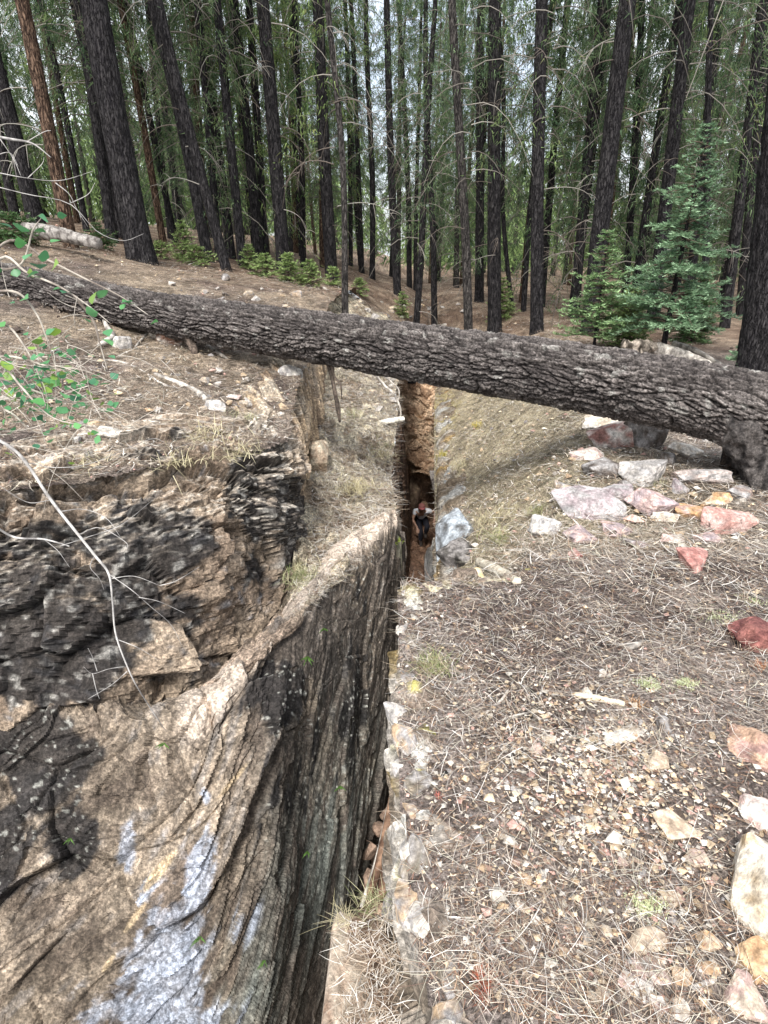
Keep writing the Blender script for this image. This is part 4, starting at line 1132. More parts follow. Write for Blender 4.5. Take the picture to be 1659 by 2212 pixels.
DF0, DF1 = np.array((0.045, 0.085, 0.042)), np.array((0.20, 0.28, 0.14))
def make_crown(seed, Hh=15.0, h0=2.2, r0=2.3, nb=78, per=95, bare=0.35, dens=1.0):
    """conifer crown about the trunk axis at the origin: drooping limbs and hanging sprays"""
    r = np.random.default_rng(seed)
    mbf = MB(); mbb = MB()
    for k in range(nb):
        f = (k + r.random()) / nb
        h = h0 + (Hh - h0) * f
        az = k * 2.399 + r.normal(0, .3)
        L = r0 * (1 - f) ** 0.6 * r.uniform(.55, 1.15) + .25
        rise = r.uniform(-.05, .35) * L; droop = r.uniform(.5, 1.1) * L
        t = np.linspace(0, 1, 6)
        bx = np.stack([np.cos(az + .25 * t * r.normal()) * L * t, np.sin(az) * L * t, h + rise * t - droop * t ** 2.4], -1)
        mbb.add(*tube(bx, np.linspace(.012, .003, 6) * (1.3 - f), 3, False), lerp((0.08, 0.07, .06), (0.26, .24, .21), np.array([r.random() ** 2]))[0])
        if f < bare * r.random() * 1.2: 
            m_ = int(per * .18)
        else:
            m_ = int(per * dens * (L / 1.6) ** .7)
        ncl = max(3, int(L * 6)); cl_ = r.uniform(.15, 1.0, ncl); cs_ = r.normal(0, .17, ncl); ci_ = r.integers(0, ncl, m_)
        tt_ = np.clip(cl_[ci_] + r.normal(0, .035, m_), .08, 1.03)
        c0 = np.stack([np.interp(tt_, t, bx[:, a]) for a in range(3)], -1)
        side = np.array([-math.sin(az), math.cos(az), 0])
        c0 = c0 + side * ((cs_[ci_] + r.normal(0, .04, m_)) * (L * .8) * (1.1 - tt_ * .6))[:, None] + r.normal(0, .05, (m_, 3)) * np.array([1, 1, .8]) + np.array([0, 0, -1]) * (r.random((m_, 1)) ** 2 * .22)
        out = np.array([math.cos(az), math.sin(az), 0])
        d = out * r.uniform(-.2, 1.0, (m_, 1)) + side * r.normal(0, .8, (m_, 1)) + np.array([0, 0, -1]) * r.uniform(-.5, 1.2, (m_, 1))
        d = unit(d)
        ln = r.uniform(.035, .10, m_)
        up = unit(r.normal(size=(m_, 3)))
        tone = r.random(ncl) * 1.1 - .1
        cc = lerp(DF0, DF1, np.clip(tone[ci_] + r.normal(0, .2, m_), 0, 1.3))
        lich = r.random(m_) < .10
        cc[lich] = (0.16, .17, .10)
        mbf.add(*ribbons(c0, d, ln, r.uniform(.012, .030, m_), unit(r.normal(size=(m_, 3))) * .05 + np.array([0, 0, -.05]), up=up, seg=1, col=cc, cvar=.15, r=r))
    return mbf, mbb
CROWNS = []
for k, (Hh, h0, r0, nb, per_) in enumerate([(15, 3.9, 1.7, 60, 110), (16, 4.6, 2.0, 60, 110), (14, 3.4, 1.3, 60, 100), (16, 5.0, 2.1, 64, 110),
                                      (14, 1.2, 1.7, 84, 300), (16, 2.2, 1.9, 88, 300), (13, .6, 1.4, 80, 260), (17, 2.8, 2.0, 90, 300)]):
    a, b = make_crown(500 + k, Hh, h0, r0, nb, per_, .3)
    CROWNS.append((a.mesh("crown", M_FOL, False), b.mesh("limbs", M_TWIG), Hh))

# bare pale curved dead limbs, a few shapes shared
DEAD = []
for k in range(6):
    r = np.random.default_rng(40 + k)
    L = r.uniform(.7, 1.4)
    mbd = MB()
    t = np.linspace(0, 1, 10)
    up_ = r.uniform(.0, .35); dr = r.uniform(.35, .9)
    main = np.stack([L * t * (1 - .25 * t ** 2), .15 * L * np.sin(t * 3 + k), L * (up_ * t - dr * t ** 2.3)], -1)
    cl = (0.24, .225, .20) if k % 3 == 1 else (0.12, .10, .085)
    mbd.add(*tube(main, np.linspace(.011, .003, 10), 5, False), cl)
    for j in range(5):
        i = int(r.integers(3, 9)); dd = unit(np.array([r.uniform(.1, .8), r.normal(0, .7), r.uniform(-.9, .3)]))
        q_ = main[i] + np.outer(np.linspace(0, 1, 5), dd) * r.uniform(.15, .5) + np.outer(np.linspace(0, 1, 5) ** 2, [0, 0, -.12])
        mbd.add(*tube(q_, np.linspace(.008, .002, 5), 4, False), cl)
    DEAD.append(mbd.mesh("dead_branch", M_TWIG))

def build_tree(u, v, ut, vt, wpx, Y, mat, label, crown=None, dead=6, Htot=None, sides=26, n=80, group=None, name="conifer_tree", dead_h=(1.2, 6), crown_s=1.0, seed=1, topk=.35):
    if Y is None:
        b, _ = on_ground(u, v)
    else:
        b = P(u, v, Y); b[2] = min(b[2], H1(b[0], b[1]) + .03)
    t = b[1] * CP - b[2] * SP
    rad = wpx / FPX * t / 2
    top = P(ut, vt, b[1])
    dirv = (top - b) / (top[2] - b[2])
    Htot = Htot or 15
    root = thing(name, tuple(b), label, "tree", group)
    r = np.random.default_rng(seed)
    zs = [-.3, .0, Htot * .2, Htot * .45, Htot * .75, Htot]
    pts = np.array([dirv * z + np.array([r.normal(0, .05), r.normal(0, .03), 0]) * min(1, max(z, 0)) for z in zs])
    V, F = trunk_mesh("trunk", pts, [rad, rad, rad * .88, rad * .72, rad * (topk + .1), rad * topk * .4], sides, n, mat, seed)
    link("trunk", mesh_from("trunk", V, F, mat), root)
    az0 = math.degrees(math.atan2(dirv[0], 1))
    if crown is not None:
        fol, limb, ch = CROWNS[crown % 4]
        s = Htot / ch
        for nm, me_ in (("crown", fol), ("limb", limb)):
            o = link(nm, me_, root)
            mt = Matrix(((s * crown_s, 0, dirv[0] * s), (0, s * crown_s, dirv[1] * s), (0, 0, s))).to_4x4()
            o.matrix_local = mt @ Matrix.Rotation(r.uniform(0, 6.28), 4, 'Z')
            if nm == "limb": o["kind"] = "stuff"
            if nm == "crown": o["kind"] = "stuff"
    for k in range(dead):
        h = r.uniform(*dead_h)
        o = link("dead_branch", DEAD[int(r.integers(0, 6))], root)
        a = r.uniform(0, 6.28) if k % 3 else r.choice([0.1, 3.0]) + r.normal(0, .3)
        p = dirv * h
        o.location = (p[0] + math.cos(a) * rad * .6, p[1] + math.sin(a) * rad * .6, p[2])
        o.rotation_euler = (0, r.uniform(-.2, .3), a)
        s = r.uniform(.6, 1.1); o.scale = (s, s, s)
    return root
B_, R_, G_ = M_BARK, M_BARKR, M_BARKG
# u, v base; u at v=0; width px; Y or None; bark; crown; dead; label
TREES = [
 (82, 482, -45, 0, 35, 13, B_, 1, 5, 15, "dark trunk at the left edge, left of the reddish barked one"),
 (146, 490, 40, 0, 30, 12, R_, 0, 7, 15, "reddish brown pine with flaky sunlit bark near the left edge"),
 (186, 492, 95, 0, 14, 17, B_, 2, 3, 14, "thin leaning dark trunk between reddish pine and the biggest trunk"),
 (305, 556, 213, 0, 56, 12, B_, 3, 3, 17, "biggest straight dark trunk on the left slope behind the log"),
 (232, 487, 188, 0, 15, 16, B_, 4, 3, 14, "slim dark trunk just left behind the biggest left trunk"),
 (352, 516, 262, 0, 16, 17, R_, 0, 3, 15, "slim reddish trunk right behind the biggest left trunk"),
 (374, 478, 272, 0, 14, 20, B_, 1, 3, 15, "thin trunk above the small green fir right of the biggest trunk"),
 (447, 532, 330, 0, 24, 15, B_, 6, 4, 15, "left one of two parallel left leaning dark trunks"),
 (489, 580, 345, 0, 22, 13.5, B_, 3, 4, 16, "right one of two parallel left leaning dark trunks, lowest base"),
 (500, 540, 428, 0, 17, 18, B_, 2, 3, 14, "dark trunk just behind the pair of leaning trunks"),
 (524, 566, 468, 0, 20, 15.5, B_, 0, 6, 14, "dark trunk with shaggy dead limbs right of the leaning pair"),
 (560, 556, 502, 0, 22, 17, B_, 5, 6, 14, "shaggy dark trunk left neighbour of the straight thick one"),
 (612, 562, 570, 0, 30, 16, B_, 1, 9, 16, "straight thick dark trunk standing behind the low bright green bushes"),
 (655, 572, 638, 0, 13, 20, B_, 2, 5, 14, "thin dark trunk right of the bright green bushes"),
 (716, 576, 685, 0, 27, 18, B_, 4, 6, 15, "thick dark trunk behind the isolated slender one"),
 (745, 655, 703, 0, 14, 12.5, G_, 2, 7, 12, "isolated slender grey trunk rising close behind the log"),
 (781, 566, 757, 0, 12, 24, B_, 0, 4, 15, "thin trunk right of the isolated slender grey one"),
 (804, 588, 797, 0, 13, 23, B_, 1, 4, 15, "thin straight trunk just left of the photo's centre line"),
 (859, 602, 838, 0, 17, 20, B_, 4, 7, 14, "dark trunk on the centre line with bare curved limbs"),
 (885, 560, 862, 0, 12, 26, B_, 6, 4, 15, "thin trunk close right of the centre line one"),
 (894, 632, 948, 0, 15, 16.5, B_, 2, 8, 13, "dark trunk leaning right in the middle of the forest edge"),
 (941, 622, 922, 0, 14, 19, B_, 5, 5, 13, "thin dark trunk crossing behind the right leaning one"),
 (1019, 690, 977, 0, 20, 14.5, G_, 0, 8, 14, "slender grey trunk leaning left, its pale base on brown needles"),
 (1036, 632, 1042, 0, 20, 21, B_, 1, 4, 15, "dark trunk half hidden between the slender grey one and the thick pair"),
 (1071, 681, 1065, 0, 30, 16, B_, 4, 7, 16, "thick dark vertical trunk with small green twigs at mid height"),
 (1108, 656, 1070, 0, 10, 18, B_, 2, 3, 12, "pole thin trunk between two thick vertical trunks"),
 (1132, 656, 1190, 0, 12, 18, B_, 5, 3, 12, "pole thin trunk leaning right beside the tall double trunk"),
 (1160, 706, 1170, 0, 28, 14, B_, 6, 9, 15, "tall dark double trunk left of the young firs"),
 (1272, 722, 1358, 0, 38, 13.5, B_, 3, 9, 16, "massive dark trunk leaning right behind the smaller young fir"),
 (1345, 700, 1382, 0, 16, 17, B_, 1, 6, 15, "slim dark trunk right of the massive right leaning one"),
 (1405, 735, 1492, 0, 28, 14.5, B_, 0, 7, 16, "thick dark trunk right behind the tall young fir"),
 (1482, 742, 1556, 0, 20, 15.5, B_, 4, 6, 15, "dark trunk right of the tall young fir"),
 (1520, 742, 1545, 0, 15, 14, B_, 2, 4, 12, "thin dark trunk right of the fallen bleached logs"),
 (1562, 733, 1640, 0, 22, 15, B_, 5, 5, 14, "dark trunk left neighbour of the huge right edge trunk"),
 (1593, 733, 1665, 0, 18, 18, B_, 6, 3, 15, "dim dark trunk partly behind the huge right edge trunk"),
 (1655, 800, 1735, 0, 105, 8.8, B_, 3, 2, 17, "huge rough dark trunk cut by the right edge of the photo"),
 (30, 455, -70, 0, 20, 17, B_, 4, 3, 14, "dim dark trunk at the far left edge"),
]
for k, (u, v, ut, vt, w, Y, mt, cr, dead, Ht, lab) in enumerate(TREES):
    big = w > 50
    build_tree(u, v, ut, vt, w, Y, mt, lab, cr, dead, Ht, 64 if big else 24, 260 if big else 90, seed=900 + k, crown_s=.9)

# forest behind: each a tree of its own, shared shapes
TR = []
for k in range(4):
    V, F = trunk_mesh("trunk", [(0, 0, -.4), (0, 0, 0), (.05, 0, 4), (0, .04, 9), (0, 0, 15)], [.115, .11, .09, .07, .02], 9, 24, M_BARK, 60 + k, 1)
    TR.append(mesh_from("trunk", V, F, [M_BARK, M_BARK, M_BARKG, M_BARKR][k]))
spots = []
rt = np.random.default_rng(77)
tries = 0
while len(spots) < 120 and tries < 20000:
    tries += 1
    y = 15.5 + 27 * rt.random() ** 1.0
    x = rt.uniform(-.70, .70) * (y + 3)
    if y < 19 and -2.5 < x < 3: continue
    if any((x - a) ** 2 + (y - b) ** 2 < 1.1 for a, b in spots): continue
    spots.append((x, y))
for k, (x, y) in enumerate(spots):
    side = "left" if x < -0.2 * y else ("middle" if x < .2 * y else "right")
    lab = {"left": "one of many slim conifers deep in the forest behind the left third", "middle": "one of many slim conifers deep in the forest behind the centre", "right": "one of many slim conifers deep in the forest behind the young firs"}[side]
    root = thing("conifer_tree", (x, y, H1(x, y)), lab, "tree", "conifers deep in the forest, " + side)
    cr = CROWNS[4 + int(rt.integers(0, 4))]
    s = rt.uniform(.8, 1.25)
    link("trunk", TR[int(rt.integers(0, 4))], root)
    o = link("crown", cr[0], root, kind="stuff"); o2 = link("limb", cr[1], root, kind="stuff")
    for q_ in (o, o2): q_.scale = (1.05, 1.05, 15 / cr[2])
    root.scale = (s, s, s)
    lean = -0.03 * x / max(y, 1) * 3
    root.rotation_euler = (rt.normal(0, .02), rt.normal(0, .03), rt.uniform(0, 6.28))
# far wood, one mass
mbf = MB(); mbt = MB()
for k in range(300):
    y = rt.uniform(42, 95); x = rt.uniform(-.85, .85) * y
    z = H1(x, y); Hh = rt.uniform(4.5, 10)
    mbt.add(*tube(np.array([(x, y, z - .5), (x, y, z + Hh)]), [.2, .03], 5, False), (0.05, .045, .04))
    m_ = 430
    f = rt.random(m_); h = z + .5 + (Hh - .5) * f
    rr = 2.3 * (1 - f) ** .7 * np.sqrt(rt.random(m_)); a = rt.uniform(0, 6.28, m_)
    b0 = np.stack([x + rr * np.cos(a), y + rr * np.sin(a), h], -1)
    d = unit(np.stack([np.cos(a), np.sin(a), -rt.uniform(.3, 2, m_)], -1))
    cc = lerp(DF0, DF1 * 1.25, rt.random(m_)) * rt.uniform(.75, 1.3)
    mbf.add(*ribbons(b0, d, rt.uniform(.3, .8, m_), rt.uniform(.08, .18, m_), np.zeros((m_, 3)), up=unit(rt.normal(size=(m_, 3))), seg=1, col=cc, cvar=.1, r=rt))
link("distant_forest", mbf.mesh("distant_forest", M_FOL, False), label="far green wood filling the gaps between the trunks", cat="forest", kind="stuff")
link("distant_trunks", mbt.mesh("distant_trunks", M_TWIG), label="dark stems of the far wood", cat="forest", kind="stuff")

# ------------------------------------------------------------------ young firs
def young_fir(u, v, Y, hpx, rpx, label, seed, c0, c1, name="young_fir", whorls=16, lean=0, bare=.12, dens=1.0, group=None):
    b = P(u, v, Y) if Y else on_ground(u, v)[0]
    if Y: b[2] = H1(b[0], b[1])
    t = b[1] * CP - b[2] * SP
    Hh = hpx / FPX * t * 1.03; R = rpx / FPX * t
    r = np.random.default_rng(seed)
    root = thing(name, tuple(b), label, "young tree", group)
    pts = [(0, 0, -.1), (0, 0, 0), (lean * .4, 0, Hh * .5), (lean, 0, Hh)]
    V, F = trunk_mesh("trunk", pts, [.035 * Hh / 2, .03 * Hh / 2, .02 * Hh / 2, .004], 10, 30, M_BARK, seed)
    link("trunk", mesh_from("trunk", V, F, M_BARK), root)
    bb = MB(); ff = MB()
    for w in range(whorls * 2):
        f = bare + (1 - bare) * (w + .9 * r.random()) / whorls / 2
        h = f * Hh
        prof = (1 - f) ** .75 * (1.0 if f > .25 else .75 + f) + .03
        nbr = int(r.integers(3, 6))
        a0 = r.uniform(0, 6.28)
        for k in range(nbr):
            az = a0 + k * 6.283 / nbr + r.normal(0, .25)
            L = R * prof * r.uniform(.55, 1.2)
            tt_ = np.linspace(0, 1, 5)
            out = np.array([math.cos(az), math.sin(az), 0]); side = np.array([-math.sin(az), math.cos(az), 0])
            br = np.outer(tt_ * L, out) + np.outer(L * (r.uniform(-.15, .45) * tt_ - r.uniform(.1, .5) * tt_ ** 2 + .2 * tt_ ** 3), [0, 0, 1]) + np.array([lean * f, 0, h])
            bb.add(*tube(br, np.linspace(.012, .003, 5), 4, False), (0.12, .09, .07))
            nt_ = max(4, int(L / .030 * dens))
            for j in range(nt_):
                q_ = .22 + .78 * (j + r.random()) / nt_
                p0 = np.array([np.interp(q_, tt_, br[:, a]) for a in range(3)])
                sg = 1 if j % 2 else -1
                tl = (.30 * L * (1.15 - q_) + .05) * r.uniform(.6, 1.2)
                td = unit(out * .65 + side * sg * .8 + np.array([0, 0, r.uniform(-.45, .35)]))
                m_ = max(6, int(tl / .010 * dens))
                s_ = r.random(m_)
                c0_ = p0 + td * (s_ * tl)[:, None]
                perp = unit(np.cross(td, [0, 0, 1]))
                d = unit(td * .7 + perp * r.choice([-1, 1], m_)[:, None] * .8 + np.array([0, 0, 1]) * r.uniform(-.3, .9, (m_, 1)))
                tip = np.clip(s_ * .6 + q_ * .5, 0, 1)
                cc = lerp(c0, c1, np.clip(tip * .8 + r.normal(0, .15, m_), 0, 1))
                ff.add(*ribbons(c0_, d, r.uniform(.035, .07, m_), np.full(m_, .020), np.zeros((m_, 3)), up=unit(r.normal(size=(m_, 3)) * .5 + np.array([0, 0, 1])), seg=1, col=cc, cvar=.12, r=r))
    link("limb", bb.mesh("limb", M_TWIG), root, kind="stuff")
    link("foliage", ff.mesh("foliage", M_FIR, False), root, kind="stuff")
    return root
BL0, BL1 = (0.05, .12, .06), (0.36, .52, .32)
YG0, YG1 = (0.05, .12, .04), (0.32, .46, .22)
young_fir(1432, 752, 10.3, 425, 140, "tall young fir with bright blue green needles right of the middle", 21, BL0, BL1, whorls=19, lean=.1, dens=.9)
young_fir(1285, 732, 10.8, 235, 95, "smaller yellow green young fir left of the tall blue green one", 22, YG0, YG1, whorls=13, dens=.8)
young_fir(1655, 620, 9.0, 90, 60, "small fir spray at the right edge before the huge trunk", 23, BL0, BL1, whorls=5, bare=.3)
for k, (u, v, Y, hp, rp, lab) in enumerate([
    (395, 520, 14.5, 75, 38, "bushy small green fir between biggest trunk and the leaning pair"),
    (345, 545, 13.5, 35, 40, "low green juniper clump at the foot of the biggest trunk"),
    (425, 560, 13.6, 38, 48, "low green bush just left of the leaning pair's feet"),
    (575, 606, 13.6, 45, 45, "left one of the bright yellow green bushes behind the log"),
    (625, 618, 13.2, 60, 42, "middle one of the bright yellow green bushes behind the log"),
    (672, 625, 13.4, 50, 38, "right one of the bright yellow green bushes behind the log"),
    (720, 608, 15, 40, 26, "small green seedling left of the isolated slender trunk"),
    (775, 590, 17, 34, 30, "small green seedling right of the isolated slender trunk"),
    (540, 575, 15, 50, 28, "green seedling in front of the shaggy dark trunks"),
    (212, 520, 13, 50, 48, "dull green bush at the end of the left bleached log"),
    (870, 610, 18, 50, 22, "green seedling at the foot of the centre line trunk"),
    (1085, 640, 17, 80, 42, "green leafy twig bush beside the thick vertical trunk"),
    (30, 500, 11, 60, 80, "dull green bush at the left edge above the log"),
    (1350, 735, 11.4, 120, 70, "shorter dull fir filling the gap between the two young firs"),
    (1500, 700, 12.5, 150, 60, "ragged dull green fir right behind the tall young fir"),
    ]):
    young_fir(u, v, Y, hp, rp, lab, 200 + k, (0.06, .12, .03), (0.36, .46, .18) if k not in (9, 12, 14) else (0.10, .17, .08), "fir_bush", max(5, int(hp / 7)), bare=.02, dens=.8)

# ------------------------------------------------------------------ fallen wood, sticks
GW0, GW1 = (0.16, .145, .13), (0.52, .48, .43)
def stick(name, pix, rad, label, c0=GW0, c1=GW1, Y=None, lift=.0, sides=8, n=30, mat=None, cat="stick", kn=.12, seed=1, side=()):
    pts = []
    for q_ in pix:
        if len(q_) == 3: pts.append(P(*q_))
        else:
            p, _ = on_ground(*q_); p = p + np.array([0, 0, rad[0] * .7 + lift]); pts.append(p)
    base = pts[0].copy()
    V, F, cc = wood_tube(np.array(pts) - base, rad, sides, c0, c1, n, kn, seed)
    o = link(name, mesh_from(name, V, F, mat or M_WOOD, cc), None, tuple(base), label, cat)
    return o
stick("fallen_log", [(55, 497, 11), (120, 505, 10.9), (215, 527, 10.7)], [.12, .11, .08], "bleached grey log lying behind the fallen trunk at upper left", (0.07, .06, .055), (0.30, .28, .26), cat="log", sides=24, n=60)
stick("fallen_log", [(1418, 752, 10.0), (1480, 770, 9.7), (1548, 795, 9.4)], [.10, .085, .05], "weathered grey log lying right of the tall young fir's foot", cat="log", sides=24, n=60)
stick("fallen_log", [(1455, 742, 10.8), (1500, 757, 10.4), (1560, 790, 9.9)], [.05, .045, .03], "thinner bleached branch behind the weathered grey log", cat="log", sides=12)
stick("root_clump", [(1345, 742, 9.9), (1375, 752, 9.9), (1410, 750, 10.0)], [.06, .11, .08], "dark torn root end of wood at the foot of the tall young fir", (0.03, .025, .02), (0.35, .3, .25), cat="root", sides=20, n=40, kn=.5)
stick("dead_pole", [(335, 812), (380, 830), (425, 850), (447, 868)], [.022, .028, .03, .028], "thick pale pole lying on the left bank above the round white rock")
stick("dead_branch", [(205, 778), (260, 783), (310, 805), (350, 830), (410, 852), (520, 880)], [.008, .012, .014, .012, .009, .005], "long thin pale branch sweeping across the left bank")
stick("dead_branch", [(330, 822), (350, 800), (368, 780)], [.010, .010, .006], "short side twig rising from the long thin pale branch")
stick("dead_branch", [(425, 735), (450, 750), (478, 768), (498, 782)], [.012, .02, .02, .01], "pale stick below the fallen trunk right of the orange faced block")
stick("dead_branch", [(225, 698), (235, 720), (245, 735), (225, 750), (212, 756)], [.02, .03, .03, .03, .012], "bent bleached wood leaning among stones left under the trunk", lift=.03)
stick("dead_branch", [(115, 712), (160, 716), (200, 712), (232, 722)], [.008, .012, .012, .008], "grey twig lying left below the trunk behind the leaves")
stick("dead_branch", [(318, 722), (300, 742), (292, 752)], [.012, .014, .008], "curled bleached twig left of the orange faced block")
stick("pale_stick", [(818, 914, 8.4), (845, 909, 8.4), (872, 905, 8.5)], [.035, .04, .035], "white stick jutting over the crack from the sloping ledge", (0.5, .47, .4), (0.75, .72, .65))
stick("dead_branch", [(800, 795, 9.0), (828, 830, 8.9), (850, 850, 8.8), (864, 880, 8.7), (866, 905, 8.7)], [.02, .02, .016, .014, .01], "forked pale branch hanging down into the far crack", GW0, GW1)
stick("dead_branch", [(822, 808, 9.2), (846, 826, 9.1), (862, 845, 9.0), (858, 880, 9.0)], [.012, .012, .01, .005], "thin twig beside the forked pale branch over the crack")
stick("log_piece", [(1035, 1218), (1062, 1232), (1092, 1250), (1116, 1264)], [.030, .034, .030, .022], "pale lichened log piece with yellow broken end on the back rim of the near block", (0.34, .30, .24), (0.66, .60, .48), cat="log", sides=16, n=40, kn=.2)
stick("wood_chip", [(1240, 1503), (1290, 1512), (1348, 1524)], [.010, .014, .010], "cream coloured peeled wood piece above the pebble bed", (0.5, .42, .3), (0.72, .66, .52), cat="wood")
stick("wood_chip", [(1478, 2142), (1520, 2128), (1562, 2112)], [.006, .007, .006], "short straight grey stick cut square, lower right", (0.36, .34, .31), (0.62, .58, .54))
stick("twig", [(1418, 1985), (1428, 2020), (1440, 2050)], [.003, .0045, .004], "thin dark grey twig standing above the brick shaped stone", (0.2, .18, .17), (0.4, .37, .34))
stick("twig", [(1143, 1540), (1100, 1550), (1060, 1568)], [.0035, .004, .003], "pale straight twig right of the near edge rocks")
stick("twig", [(1110, 1470), (1085, 1510), (1050, 1540), (1015, 1560)], [.003, .005, .005, .004], "grey bent twig running down to the near edge rocks")
stick("twig", [(980, 1785), (935, 1800), (900, 1815)], [.003, .004, .003], "pale twig poking over the near rock edge")
stick("twig", [(925, 1980), (1020, 1985)], [.003, .003], "short white twig lying near the rock edge above the bottom block", (0.5, .48, .45), (0.75, .72, .68))
stick("twig", [(1125, 2140), (1165, 2180), (1195, 2205)], [.003, .004, .003], "grey twig at the bottom between red sprig and bedrock")
stick("twig", [(1255, 1495), (1370, 1470), (1480, 1490)], [.002, .003, .002], "thin dark twig arching above the peeled wood piece", (0.12, .1, .09), (0.3, .26, .22))
stick("bark_chip", [(1350, 1405), (1370, 1398), (1390, 1388)], [.012, .016, .010], "grey woody bark piece left of a black cone in mid litter", cat="bark", kn=.3)
stick("charred_wood", [(1425, 1650), (1436, 1656), (1448, 1660)], [.010, .012, .009], "black charred wood chunk on the white bedrock", (0.012, .012, .012), (0.04, .04, .04), cat="charcoal", kn=.3)
stick("pine_cone", [(1390, 1382), (1396, 1386), (1402, 1388)], [.006, .011, .005], "small black pine cone by the grey bark piece", (0.012, .012, .012), (0.06, .045, .04), cat="pine cone", kn=.4)
stick("pine_cone", [(958, 1672), (966, 1680)], [.010, .008], "black pine cone near the rock edge in needles", (0.012, .012, .012), (0.05, .04, .035), cat="pine cone", kn=.4)
# planks wedged down in the near crack
RW0, RW1 = (0.08, .045, .03), (0.24, .15, .10)
stick("broken_branch", [(850, 1720, 3.0), (828, 1830, 2.75), (800, 1935, 2.5)], [.028, .030, .022], "reddish split branch wedged down in the near crack, left one", RW0, RW1, sides=10)
stick("broken_branch", [(858, 1790, 2.8), (838, 1870, 2.6), (820, 1945, 2.42)], [.032, .034, .026], "reddish split branch wedged down in the near crack, right one", RW0, RW1, sides=10)
stick("broken_branch", [(842, 1730, 3.05), (815, 1850, 2.75), (780, 1960, 2.5)], [.012, .014, .010], "thin grey stick leaning beside the reddish branches in the crack", GW0, GW1)
for k, (u, v, Y, s) in enumerate([(800, 1900, 2.9, .12), (835, 1930, 2.75, .12), (852, 1700, 3.7, .16), (845, 1760, 3.4, .14), (820, 1790, 3.4, .15), (855, 1860, 2.95, .12), (850, 1640, 4.1, .15), (800, 1840, 3.2, .15), (840, 1830, 3.1, .12)]):
    o = free_rock("stone", u, v, Y, (s, s * 1.2, s * .7), (0.34, .24, .18), (0.20, .135, .10), 400 + k, "brown rubble stone jammed in the bottom of the near crack", (10 * k, 15, 40 * k), 2, "stone", "rubble stones in the near crack")

# ------------------------------------------------------------------ dead needle sprays, grass, ferns
def tuft(u, v, n, L, spread, c0, c1, label, name="grass_tuft", width=.003, Y=None, cat="grass", droop=.5, seed=1, z0=0, updir=(0, 0, 1)):
    p = P(u, v, Y) if Y else on_ground(u, v)[0]
    r = np.random.default_rng(seed)
    L *= .62; width *= .7; spread *= .75
    base = r.normal(0, spread, (n, 3)); base[:, 2] = np.abs(base[:, 2]) * .1
    d = unit(np.array(updir) + r.normal(0, .65, (n, 3)))
    ln = L * r.uniform(.4, 1.15, n)
    bend = np.stack([d[:, 0] * ln * droop, d[:, 1] * ln * droop, -ln * droop * r.uniform(.2, 1.0, n)], -1)
    V, F, C = ribbons(base, d, ln, np.full(n, width), bend, seg=4, col=lerp(c0, c1, r.random(n)), cvar=.15, r=r)
    return link(name, mesh_from(name, V, F, M_GRASS, C, False), None, tuple(p), label, cat, kind=None)
GA, GB = (0.12, .17, .05), (0.50, .46, .27)
S0, S1 = (0.35, .31, .18), (0.62, .56, .38)
for k, a in enumerate([
    (935, 1440, 260, .12, .05, GA, GB, "green grass tuft on the near rock edge beside the crack", .0025, None),
    (1090, 1165, 260, .16, .10, GA, GB, "straw and green grass clump right of the blue grey rock", .004, None),
    (1060, 1130, 240, .18, .12, S0, S1, "dry grass clump above the blue grey rock on the right rim", .004, None),
    (1110, 1110, 200, .16, .12, S0, S1, "dry grass clump between right rim and the white boulder", .004, None),
    (1165, 1110, 120, .14, .06, GA, GB, "small green tuft left above the whitish boulder", .004, None),
    (1420, 1050, 90, .14, .05, GA, S1, "thin grass tuft growing over the largest grey boulder", .003, None),
    (430, 950, 150, .26, .16, S0, S1, "long straw grass hanging over the upper left ledge", .006, None),
    (385, 1000, 120, .24, .14, S0, S1, "straw grass clump on the black lichened step", .006, 4.15),
    (500, 985, 120, .22, .14, S0, S1, "straw grass on the lip near the vertical fissure", .006, None),
    (515, 905, 110, .18, .10, GA, S1, "greenish grass clump behind the small grey white stone", .006, None),
    (180, 1000, 100, .15, .12, S0, S1, "yellow straw tuft right above the left rock shelf", .005, None),
    (655, 1250, 260, .22, .10, GA, S1, "green straw grass in the notch of the sloping ledge", .006, 4.25),
    (800, 965, 220, .26, .16, GA, S1, "green tinged grass on the sloping ledge below the white stick", .007, 7.8),
    (765, 1060, 220, .26, .16, S0, S1, "straw grass midway down the sloping ledge", .007, 6.3),
    (820, 985, 160, .20, .14, S0, S1, "straw grass at the rim of the sloping ledge", .007, 7.4),
    (745, 900, 220, .26, .16, GA, S1, "grass near the top of the sloping ledge", .007, 8.3),
    (800, 1955, 90, .12, .03, GA, S1, "light green grass sprouting behind the wedged block", .0022, 1.36),
    (745, 1990, 60, .10, .03, S0, S1, "dry stems on the left corner of the wedged block", .002, 1.3),
    (1000, 1010, 200, .2, .14, S0, S1, "dry grass on the right slope left of the flat pinkish slab", .005, None),
    (1035, 920, 160, .16, .07, (0.34, .28, .04), (0.55, .45, .10), "yellow grass spot on the right slope under the log", .005, None),
    (960, 985, 140, .16, .07, (0.34, .30, .06), (0.5, .42, .12), "yellow green tuft on the far right lip", .006, None),
    ]):
    u, v, n, L, sp_, c0, c1, lab, w_, Y = a
    tuft(u, v, n, L, sp_, c0, c1, lab, width=w_, Y=Y, seed=60 + k)
re_ = np.random.default_rng(12)
